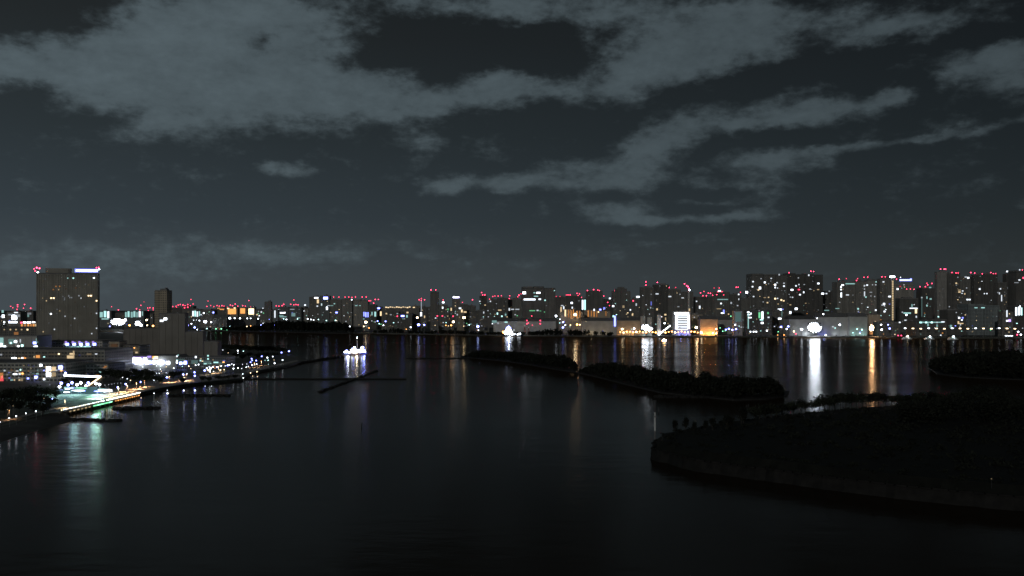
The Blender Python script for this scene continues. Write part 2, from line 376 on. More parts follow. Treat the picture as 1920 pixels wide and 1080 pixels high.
sheet("promenade", [(110, 768), (196, 751), (262, 735), (300, 727), (350, 719), (400, 713), (455, 707), (452, 700), (400, 703), (340, 708), (290, 713), (240, 722), (185, 736), (105, 762)], 2.508, PAVE)
sheet("beach_path", [(-300, 846), (-100, 814), (0, 794), (60, 778), (104, 769), (100, 766), (60, 774), (0, 789), (-100, 808), (-300, 838)], 2.512, PAVE)
sheet("waterfront_path", [(464, 700), (500, 690), (560, 677), (556, 675), (500, 687), (462, 695)], 2.508, PAVE)

# ------------------------------------------------------------------ far-shore buildings
ROWS = dict(a=60, b=170, c=420, d=900, e=2200)
BL = []      # placed: (x0, x1, top, Y, depth, obj, yaw, w, h)
GZ = 3.0
def bld(x0, x1, top, row, wall, nwin, label, cat="building", name="tower_block", base=GZ, Yabs=None, dep=None, roof="plant", group=None, seed=None, piers=True):
    px = (x0+x1)/2
    Y = Yabs if Yabs else shoreY(px)+ROWS[row]
    r = random.Random(int(px*13+top*7))
    w0 = (x1-x0)*Y/F
    dep = dep or min(60, max(18, w0*r.uniform(.5, .9)))
    moved = True
    while moved and not Yabs:
        moved = False
        for q in BL:
            if q[0] < x1-.3 and q[1] > x0+.3 and Y-6 < q[3]+q[4] and Y+dep+6 > q[3]:
                Y = q[3]+q[4]+8; moved = True
    w = (x1-x0)*Y/F; h = H-(top-HY)*Y/F-base
    yaw = rad(r.uniform(-4, 4))
    X = (px-CX)*Y/F
    o = thing(name, label, cat, (X, Y+dep/2, base), yaw, group)
    mb = MB(); hw, hd = w/2, dep/2
    if roof == "step":
        mb.box(-hw, hw, -hd, hd, 0, h*.9); mb.box(-hw*.62, hw*.62, -hd*.7, hd*.7, h*.9, h*.965); mb.box(-hw*.36, hw*.36, -hd*.5, hd*.5, h*.965, h); hb = h*.9
    elif roof == "gable":
        hb = h*.82; mb.box(-hw, hw, -hd, hd, 0, hb)
    elif w > 58 and roof == "plant" and Y > 2000:
        hb = h; ns = max(2, int(w/30)); full = r.randrange(ns)
        for k in range(ns):
            xa, xb = -hw+w*k/ns, -hw+w*(k+1)/ns
            mb.box(xa+(0 if k == 0 else 1.1), xb-(0 if k == ns-1 else 1.1), -hd, hd, 0, h if k == full else h-r.uniform(.2, 6.5))
        mb.box(-hw+1, hw-1, -hd+3, hd-1, 0, h-7)
        hb = h-6.6
    else:
        hb = h; mb.box(-hw, hw, -hd, hd, 0, h)
    if piers:
        n = max(2, int(w/7))
        for i in range(n+1):
            x = -hw + w*i/n
            mb.box(x-.45, x+.45, -hd-.35, -hd+.02, .2, hb-.6)
    wo = mb.build("wall", WALL[wall], o)
    rb = MB()
    if roof == "gable":
        b = len(rb.v)
        rb.v += [(-hw-.4, -hd-.4, hb+.003), (hw+.4, -hd-.4, hb+.003), (hw+.4, hd+.4, hb+.003), (-hw-.4, hd+.4, hb+.003), (-hw-.4, 0, h), (hw+.4, 0, h)]
        rb.f += [(0, 1, 5, 4), (2, 3, 4, 5), (0, 4, 3), (1, 2, 5), (3, 2, 1, 0)]
    else:
        rb.box(-hw+.3, hw-.3, -hd+.3, hd-.3, hb+.002, hb+.25)
        for q in ((-hw, hw, -hd, -hd+.3), (-hw, hw, hd-.3, hd), (-hw, -hw+.3, -hd+.3, hd-.3), (hw-.3, hw, -hd+.3, hd-.3)): rb.box(*q, hb+.003, hb+1.1)
    ro = rb.build("roof", ROOF, o)
    if roof == "plant" and w > 10:
        a = r.uniform(.3, .55)*hw; c0 = r.uniform(-.35, .35)*hw
        pb = MB(); pb.box(c0-a, c0+a, -hd*.5, hd*.5, hb+.25, hb+r.uniform(2.5, 5)); pb.box(c0+a*.3, c0+a*.8, -hd*.3, hd*.3, hb+5.1, hb+6.2)
        pb.box(c0+a*.35, c0+a*.75, -hd*.25, hd*.25, hb+2.4, hb+5.1)
        pb.build("plant_room", STEEL, ro)
    rec = (x0, x1, top, Y, dep, o, yaw, w, h, hb); BL.append(rec)
    # a scatter of dimly lit windows
    nc, nr = max(1, int(w/4.5)), max(1, int(hb/3.5)-1)
    for _ in range(int(nwin*1.7+.5)):
        i, k = r.randrange(nc), r.randrange(nr)
        ww, hh = r.choice((1.3, 1.7, 2.6)), r.uniform(.9, 1.3)
        c = r.choice("WWYYYTW"); s = r.choice((.1, .15, .25, .4, .8, 2.0))
        obj("window", unit('box', GM(c, s)), o, (-hw+w*(i+.5)/nc, -hd-.2, 3.5*(k+.7)+1.2), 0, (ww, .5, hh))
    return rec
def lowlights():
    """shop fronts, entrances and lit corridors near street level"""
    r = random.Random(77)
    for q in BL:
        if q[3] < 2000 or q[7] < 12: continue
        for _ in range(r.choice((2, 3, 4))):
            c = r.choice("WWTTYYOBGW"); x = r.uniform(-.46, .46)*q[7]; z = r.uniform(.06, .5)*q[9]
            obj("window", unit('box', GM(c, r.choice((.3, .5, .8, 1.5, 4)))), q[5], (x, -q[4]/2-.26, z), 0, (r.uniform(1.2, 3.6), .5, r.uniform(1.0, 2.2)))
def face_point(rec, px, py, off=.25):
    x0, x1, top, Y, dep, o, yaw, w, h, hb = rec
    c, s = math.cos(-yaw), math.sin(-yaw)
    lx, ly, lz = -o.location.x, -o.location.y, H-o.location.z
    lc = (lx*c-ly*s, lx*s+ly*c); dx, dy = (px-CX)/F, 1.0; ld = (dx*c-dy*s, dx*s+dy*c); t = (-dep/2-off-lc[1])/ld[1]
    return Vector((lc[0]+ld[0]*t, -dep/2-off, lz+t*(HY-py)/F)), t
def host(px, py, pad=1.5):
    best = None
    for q in BL:
        if q[0]-pad <= px <= q[1]+pad and py >= q[2]-.5 and (best is None or q[3] < best[3]): best = q
    return best
MISS = []
def lit(px, py, w, h, c, s, name="window", sample='NONE', rec=None):
    q = rec or host(px, py)
    if not q: return roof_lit(px, py, w, h, c, s)
    p, t = face_point(q, px, py)
    p.x = max(-q[7]/2+.5, min(q[7]/2-.5, p.x)); p.z = max(1.0, p.z)
    return obj(name, unit('box', GM(c, s, sample)), q[5], p, 0, (w*t/F*.9, .5, h*t/F*.9))
def roof_lit(px, py, w, h, c, s):
    """lamp or sign standing on posts above the roof it belongs to"""
    best = None
    for q in BL:
        if q[0]-1 <= px <= q[1]+1 and q[2] >= py-1 and (best is None or q[2] < best[2]): best = q
    if best is None: MISS.append((px, py)); return
    p, t = face_point(best, px, py, off=-1.2); W, h_ = best[7], best[9]
    p.x = max(-W/2+.8, min(W/2-.8, p.x)); n = 3 if w > 6 else 1; mb = MB()
    for k in range(n):
        x = (k-(n-1)/2)*w*t/F*.4; mb.cyl((x, .6, min(-.4, h_+.25-p.z)), (x, .6, 0), .22, .2, 6)
    fr = mb.build("sign_frame" if w > 6 else "lamp_post", STEEL, best[5], p)
    obj("roof_sign" if w > 6 else "roof_lamp", unit('box', GM(c, s)), fr, (0, 0, 0), 0, (w*t/F, .5, h*t/F))
def beacon(px, py, s=7, c='R', size=1.0):
    """aviation light on a short mast of the building standing under it"""
    best = None
    for q in BL:
        if q[0]-2.5 <= px <= q[1]+2.5 and q[2] > py-1 and (best is None or q[2] < best[2]): best = q
    if best is None: return lit(px, py, 2.2, 2.2, c, min(s, 4), "warning_lamp", rec=host(px, py)) if host(px, py) else MISS.append((px, py))
    x0, x1, top, Y, dep, o, yaw, w, h, hb = best
    p, t = face_point(best, px, py, off=-min(6, dep*.3))
    p.x = max(-w/2+1, min(w/2-1, p.x)); p.z = max(p.z, h+1.8)
    zb = hb+.25 if abs(p.x) > w*.3 or hb == h else h
    mb = MB(); mb.cyl((0, 0, zb-p.z), (0, 0, -.6), .35, .2, 6); m = mb.build("mast", STEEL, o, p)
    r_ = t*4.3e-4*size*(.86+.4*((px*7.3) % 1))
    obj("aviation_light", unit('ball', GM(c, s)), m, (0, 0, 0), 0, (r_, r_, r_))

T = "tower"
# px0, px1, top, row, wall, dim windows, label
for a in [
 (13, 39, 585, 'c', 'l', 4, "pale low building with a glaring white roof sign, left of the hotel tower"),
 (38, 62, 584, 'd', 'd', 3, "dark distant block under a cluster of red lights left of the hotel"),
 (0, 16, 592, 'd', 'm', 4, "grey block at the far left edge of the far skyline"),
 (186, 208, 583, 'c', 'g', 0, "small office block glowing teal, touching the right edge of the hotel tower"),
 (232, 269, 583, 'c', 'g', 0, "wide office block with glowing teal vertical stripes between hotel and slab tower"),
 (205, 233, 586, 'd', 'd', 3, "dark distant block with one red light between the two teal office blocks"),
 (254, 288, 588, 'd', 'd', 4, "dark distant block with red roof lights, left of the plain slab tower"),
 (318, 340, 577, 'd', 'd', 4, "dark distant block under the left half of the red light string beside the slab tower"),
 (341, 362, 574, 'd', 'd', 4, "dark distant block under the right half of the red light string beside the slab tower"),
 (359, 376, 581, 'c', 'g', 0, "small office block with a glowing grid of pale blue windows"),
 (377, 402, 582, 'c', 'd', 5, "low dark block with two white wall lights, right of the pale blue window grid"),
 (399, 426, 590, 'a', 'd', 0, "plain dark windowless warehouse left of the beige lit blocks", "warehouse", "warehouse"),
 (405, 426, 577, 'd', 'd', 4, "distant block behind the dark warehouse with orange and red lights along its roof"),
 (425, 446, 577, 'c', 'w', 0, "widest of three floodlit beige blocks under red lights"),
 (449, 463, 577, 'c', 'w', 0, "middle one of three floodlit beige blocks under red lights"),
 (465, 478, 576.5, 'c', 'l', 0, "whitest and rightmost of three floodlit blocks under red lights"),
 (426, 480, 594, 'b', 'd', 0, "long dark shed with a row of white lamps below the beige blocks", "warehouse", "warehouse"),
 (479, 496, 582, 'c', 'd', 7, "dark block speckled with green and white windows left of the lone dark tower"),
 (496, 508, 566, 'b', 'd', 0, "slim unlit dark tower standing alone right of the beige blocks", T),
 (512, 521, 581, 'b', 'g', 1, "narrow block with one tall white light strip on its corner"),
 (521, 541, 576, 'c', 'g', 4, "grey-teal office block with one bright white window strip"),
 (542, 565, 577, 'c', 'g', 5, "grey-teal office block below three red lights left of the yellow-topped tower"),
 (564, 578, 580, 'd', 'm', 4, "grey block carrying small white lights near its roof, left of the yellow-topped tower"),
 (580, 600, 557, 'c', 'm', 4, "grey tower with white cap light and yellow strip at its top", T),
 (600, 618, 555, 'c', 'g', 3, "grey-teal tower with bright blue sign on its roof edge", T),
 (619, 640, 562, 'c', 'm', 5, "grey apartment tower with three red roof lights right of the blue sign", T),
 (641, 660, 561, 'c', 'm', 5, "grey apartment tower, second right of the blue sign, under close red lights", T),
 (661, 690, 561, 'd', 'm', 6, "wide grey tower with five red roof lights and a pole below one white light", T),
 (680, 692, 584, 'b', 'g', 0, "small block with three tall blue-white light strips above the waterfront"),
 (691, 706, 572, 'c', 'd', 3, "dark block below two red lights on thin poles left of the gold light row"),
 (702, 724, 578, 'c', 'd', 2, "dark office block with a blue-white corner lamp and warm vertical strips"),
 (724, 772, 584, 'b', 'd', 8, "long dark low block below the row of gold elevated road lights"),
 (772, 787, 574, 'c', 'w', 4, "block with a cluster of gold windows left of the red-topped lit mast"),
 (783, 800, 576, 'd', 'd', 6, "dark block carrying a tall lit mast with three red lights"),
 (807, 822, 548, 'b', 'm', 0, "plain grey slab tower with two white lights on its roof corners", T),
 (822, 838, 572, 'c', 'd', 5, "dark block right of the plain grey slab tower with stacked red and white lights"),
 (838, 851, 578, 'c', 'd', 5, "small dark block with pale windows below the oval roof light"),
 (848, 862, 561, 'd', 'm', 5, "grey tower topped with a wide oval white light", T),
 (857, 880, 582, 'c', 'w', 7, "beige block with gold windows above a bright warm lamp"),
 (862, 892, 570, 'd', 'd', 7, "wide dark distant block with two single red lights right of the oval roof light"),
 (880, 916, 584, 'b', 'd', 10, "long low dark block behind the blue-white quay lamp"),
 (899, 913, 555, 'd', 'd', 5, "dark tower with two red lights on its left roof edge", T),
 (917, 932, 562, 'd', 'd', 4, "small dark tower with a string of red lights left of the wide dark tower", T),
 (932, 952, 559, 'c', 'd', 6, "dark block with white-red lights, next but one left of the wide dark tower"),
 (951, 979, 561, 'c', 'm', 6, "grey block with teal window row touching the wide dark tower"),
 (979, 1040, 537, 'b', 'd', 6, "wide dark tower with bright white window strips, tallest in mid skyline", T),
 (925, 1042, 597, 'a', 'h', 0, "long low grey shed behind the white-lit moored ship", "warehouse", "warehouse"),
 (1040, 1062, 557, 'd', 'd', 5, "dark distant tower right of the wide dark tower with faint red lights", T),
 (1062, 1090, 555, 'd', 'd', 8, "dark tower with red lights left of the white twin light strips", T),
 (1090, 1100, 560, 'c', 'g', 0, "slim tower with two full-height white light strips", T),
 (1100, 1130, 546, 'c', 'd', 7, "dark tower with four red-white lights across its roof", T),
 (1050, 1092, 580, 'a', 'o', 0, "waterfront block with orange-lit columns around one glaring warm lamp"),
 (1096, 1144, 581, 'b', 'o', 0, "waterfront block with faint orange vertical strips right of the orange-lit columns"),
 (1092, 1157, 596, 'a', 'h', 0, "long pale grey shed ending in a bright white-lit corner", "warehouse", "warehouse"),
 (1130, 1149, 566, 'd', 'd', 5, "dark block left of the stepped dark tower with red and white lights"),
 (1149, 1182, 538, 'c', 'd', 7, "dark tower with stepped pyramid top and small dark cap", T),
 (1158, 1201, 595, 'a', 'o', 0, "big brown floodlit shed above the orange quay", "warehouse", "warehouse"),
 (1183, 1200, 556, 'd', 'd', 6, "dark tower with one white light strip near its top right of the stepped tower", T),
 (1201, 1226, 539, 'c', 'd', 6, "dark tower with stacked red lights on its left roof corner", T),
 (1226, 1254, 534, 'c', 'd', 6, "dark tower with a single large red-white light on its roof", T),
 (1254, 1277, 543, 'c', 'd', 6, "dark tower with small red lights and one pale window strip left of the chimney", T),
 (1277, 1300, 548, 'd', 'd', 5, "dark tower right behind the tall lit chimney", T),
 (1263, 1295, 584, 'a', 'h', 0, "dazzling white floodlit building with window rows beside the chimney"),
 (1297, 1318, 590, 'b', 'o', 2, "dull brown block between the dazzling white building and the orange shed"),
 (1314, 1346, 592, 'a', 'o', 0, "saturated orange floodlit shed right of the dazzling white building", "warehouse", "warehouse"),
 (1346, 1372, 594, 'b', 'h', 1, "grey-green shed right of the orange floodlit shed", "warehouse", "warehouse"),
 (1305, 1338, 556, 'd', 'd', 8, "wide dark block under the left part of the dense red light cluster"),
 (1338, 1368, 548, 'd', 'd', 8, "dark block under the right part of the dense red light cluster"),
 (1369, 1390, 552, 'd', 'd', 6, "dark tower with a pair of red lights left of the tallest dark tower", T),
 (1376, 1392, 583, 'a', 'h', 0, "pale blank panel-fronted block left of the white L-shaped light strip"),
 (1389, 1409, 560, 'c', 'd', 5, "dark block with one bright white lamp left of the tallest dark tower"),
 (1400, 1420, 582, 'a', 'd', 2, "dark block with white ladder-shaped light strip on its left corner"),
 (1421, 1447, 580, 'a', 'd', 2, "dark block with a glowing green-white stairwell front"),
 (1409, 1476, 513, 'c', 'd', 26, "very wide dark apartment tower dotted with many lit windows", T),
 (1447, 1482, 584, 'b', 'd', 6, "low dark block below the very wide apartment tower with blue-white windows"),
 (1477, 1543, 512, 'd', 'd', 20, "broad dark apartment tower right of the widest one, red lights on top", T),
 (1480, 1532, 592, 'a', 'h', 0, "grey shed left of the huge white floodlight glare", "warehouse", "warehouse"),
 (1541, 1572, 545, 'd', 'd', 8, "lower dark block between the broad apartment tower and the corner-strip tower"),
 (1570, 1604, 529, 'c', 'm', 6, "grey tower with stacked white corner lights and pale roof strip", T),
 (1605, 1626, 528, 'c', 'm', 7, "grey tower with red lights, second left of the tall yellow light column", T),
 (1626, 1652, 526, 'd', 'm', 9, "grey tower under paired red lights left of the tall yellow light column", T),
 (1651, 1673, 523, 'c', 'm', 7, "grey tower directly left of the tall yellow light column", T),
 (1533, 1592, 587, 'a', 'h', 0, "big dull grey shed right of the huge white floodlight glare", "warehouse", "warehouse"),
 (1594, 1627, 586, 'a', 'h', 0, "pale green-grey shed left of the warm glaring floodlight", "warehouse", "warehouse"),
 (1629, 1650, 590, 'b', 'o', 2, "brownish block directly behind the warm glaring floodlight"),
 (1648, 1688, 604, 'a', 'd', 2, "low dark block washed in blue light right of the warm glare"),
 (1678, 1713, 532, 'd', 'm', 8, "grey office block with a blue roof sign right of the yellow light column"),
 (1688, 1722, 560, 'c', 'd', 5, "dark block with teal window bands below the blue roof sign"),
 (1712, 1730, 562, 'd', 'd', 6, "dark tower with a thin lit pole up its face and no roof light", T),
 (1728, 1758, 541, 'd', 'd', 8, "dark tower topped by a slanted string of red lights", T),
 (1718, 1775, 598, 'a', 'd', 2, "long low pier building with glowing teal eaves"),
 (1758, 1776, 510, 'c', 'l', 2, "pale slim tower with bright red pair on top, right skyline", T),
 (1776, 1800, 513, 'c', 'd', 8, "dark tower joined to the right side of the pale slim tower", T),
 (1801, 1826, 519, 'd', 'd', 12, "dark tower with clustered white upper windows near the right edge", T),
 (1826, 1846, 516, 'c', 'd', 8, "dark tower with two single red roof lights near the right edge", T),
 (1846, 1870, 514, 'd', 'd', 9, "dark tower with three crowded red lights near the right edge", T),
 (1816, 1874, 570, 'b', 'g', 8, "wide grey-green mid-rise with two pale window strips at its centre"),
 (1870, 1888, 530, 'c', 'd', 7, "dark tower with a thin vertical white light, third from the right edge", T),
 (1886, 1906, 514, 'd', 'd', 7, "black tower with one white roof light close to the right edge", T),
 (1904, 1945, 507, 'c', 'd', 8, "black tower cut off by the right edge of the view", T),
 (1776, 1815, 582, 'b', 'd', 9, "dark mid-rise with a cluster of white and yellow low windows"),
 (1880, 1902, 585, 'a', 'd', 4, "dark low block with a violet lamp and thin light strip at the right"),
 (1902, 1936, 574, 'a', 'd', 0, "dark block at the right edge with glowing white panel front"),
]:
    x0, x1, top, row, wall, nw, lab = a[:7]
    cat = a[7] if len(a) > 7 else "building"; nm = a[8] if len(a) > 8 else ("tower" if cat == T else "city_block")
    stepped = "stepped" in lab
    bld(x0, x1, top, row, wall, nw, lab, cat, nm, roof="step" if stepped else ("gable" if cat == "warehouse" else "plant"), dep=45 if cat == "warehouse" else None, piers=(wall not in 'h'))
# low blocks in the gaps of the far skyline
GAPS = [(-60, -5, 590, "left of the pale low building with the glaring roof sign"), (60, 130, 586, "showing between the hotel tower and the orange-lit block"), (130, 200, 587, "peeping out right of the hotel tower"),
        (286, 330, 585, "behind the plain slab tower"), (360, 408, 579, "behind the pale blue window grid"), (424, 470, 580, "behind the three beige floodlit blocks"), (470, 515, 579, "behind the slim unlit tower"),
        (540, 584, 575, "behind the grey-teal office blocks"), (690, 730, 577, "behind the two red lights on thin poles"), (728, 790, 578, "behind the gold elevated road lights"),
        (798, 812, 576, "left of the plain grey slab tower"), (818, 850, 575, "behind the oval roof light"), (910, 940, 568, "behind the small tower with the string of red lights"), (1035, 1070, 566, "right of the wide dark tower"),
        (1120, 1160, 560, "left of the stepped tower"), (1180, 1208, 562, "right of the stepped tower"), (1296, 1312, 566, "right of the tall lit chimney"), (1360, 1400, 562, "behind the paired red lights"),
        (1540, 1580, 556, "behind the huge white floodlight glare"), (1700, 1765, 566, "behind the teal window bands"), (1796, 1830, 552, "behind the clustered white upper windows"), (1864, 1910, 548, "behind the thin vertical white light")]
for x0, x1, top, ph in GAPS:
    bld(x0, x1, top, 'e', 'd', int((x1-x0)/9), "low dark block far back, " + ph, "building", "city_block")
lowlights()
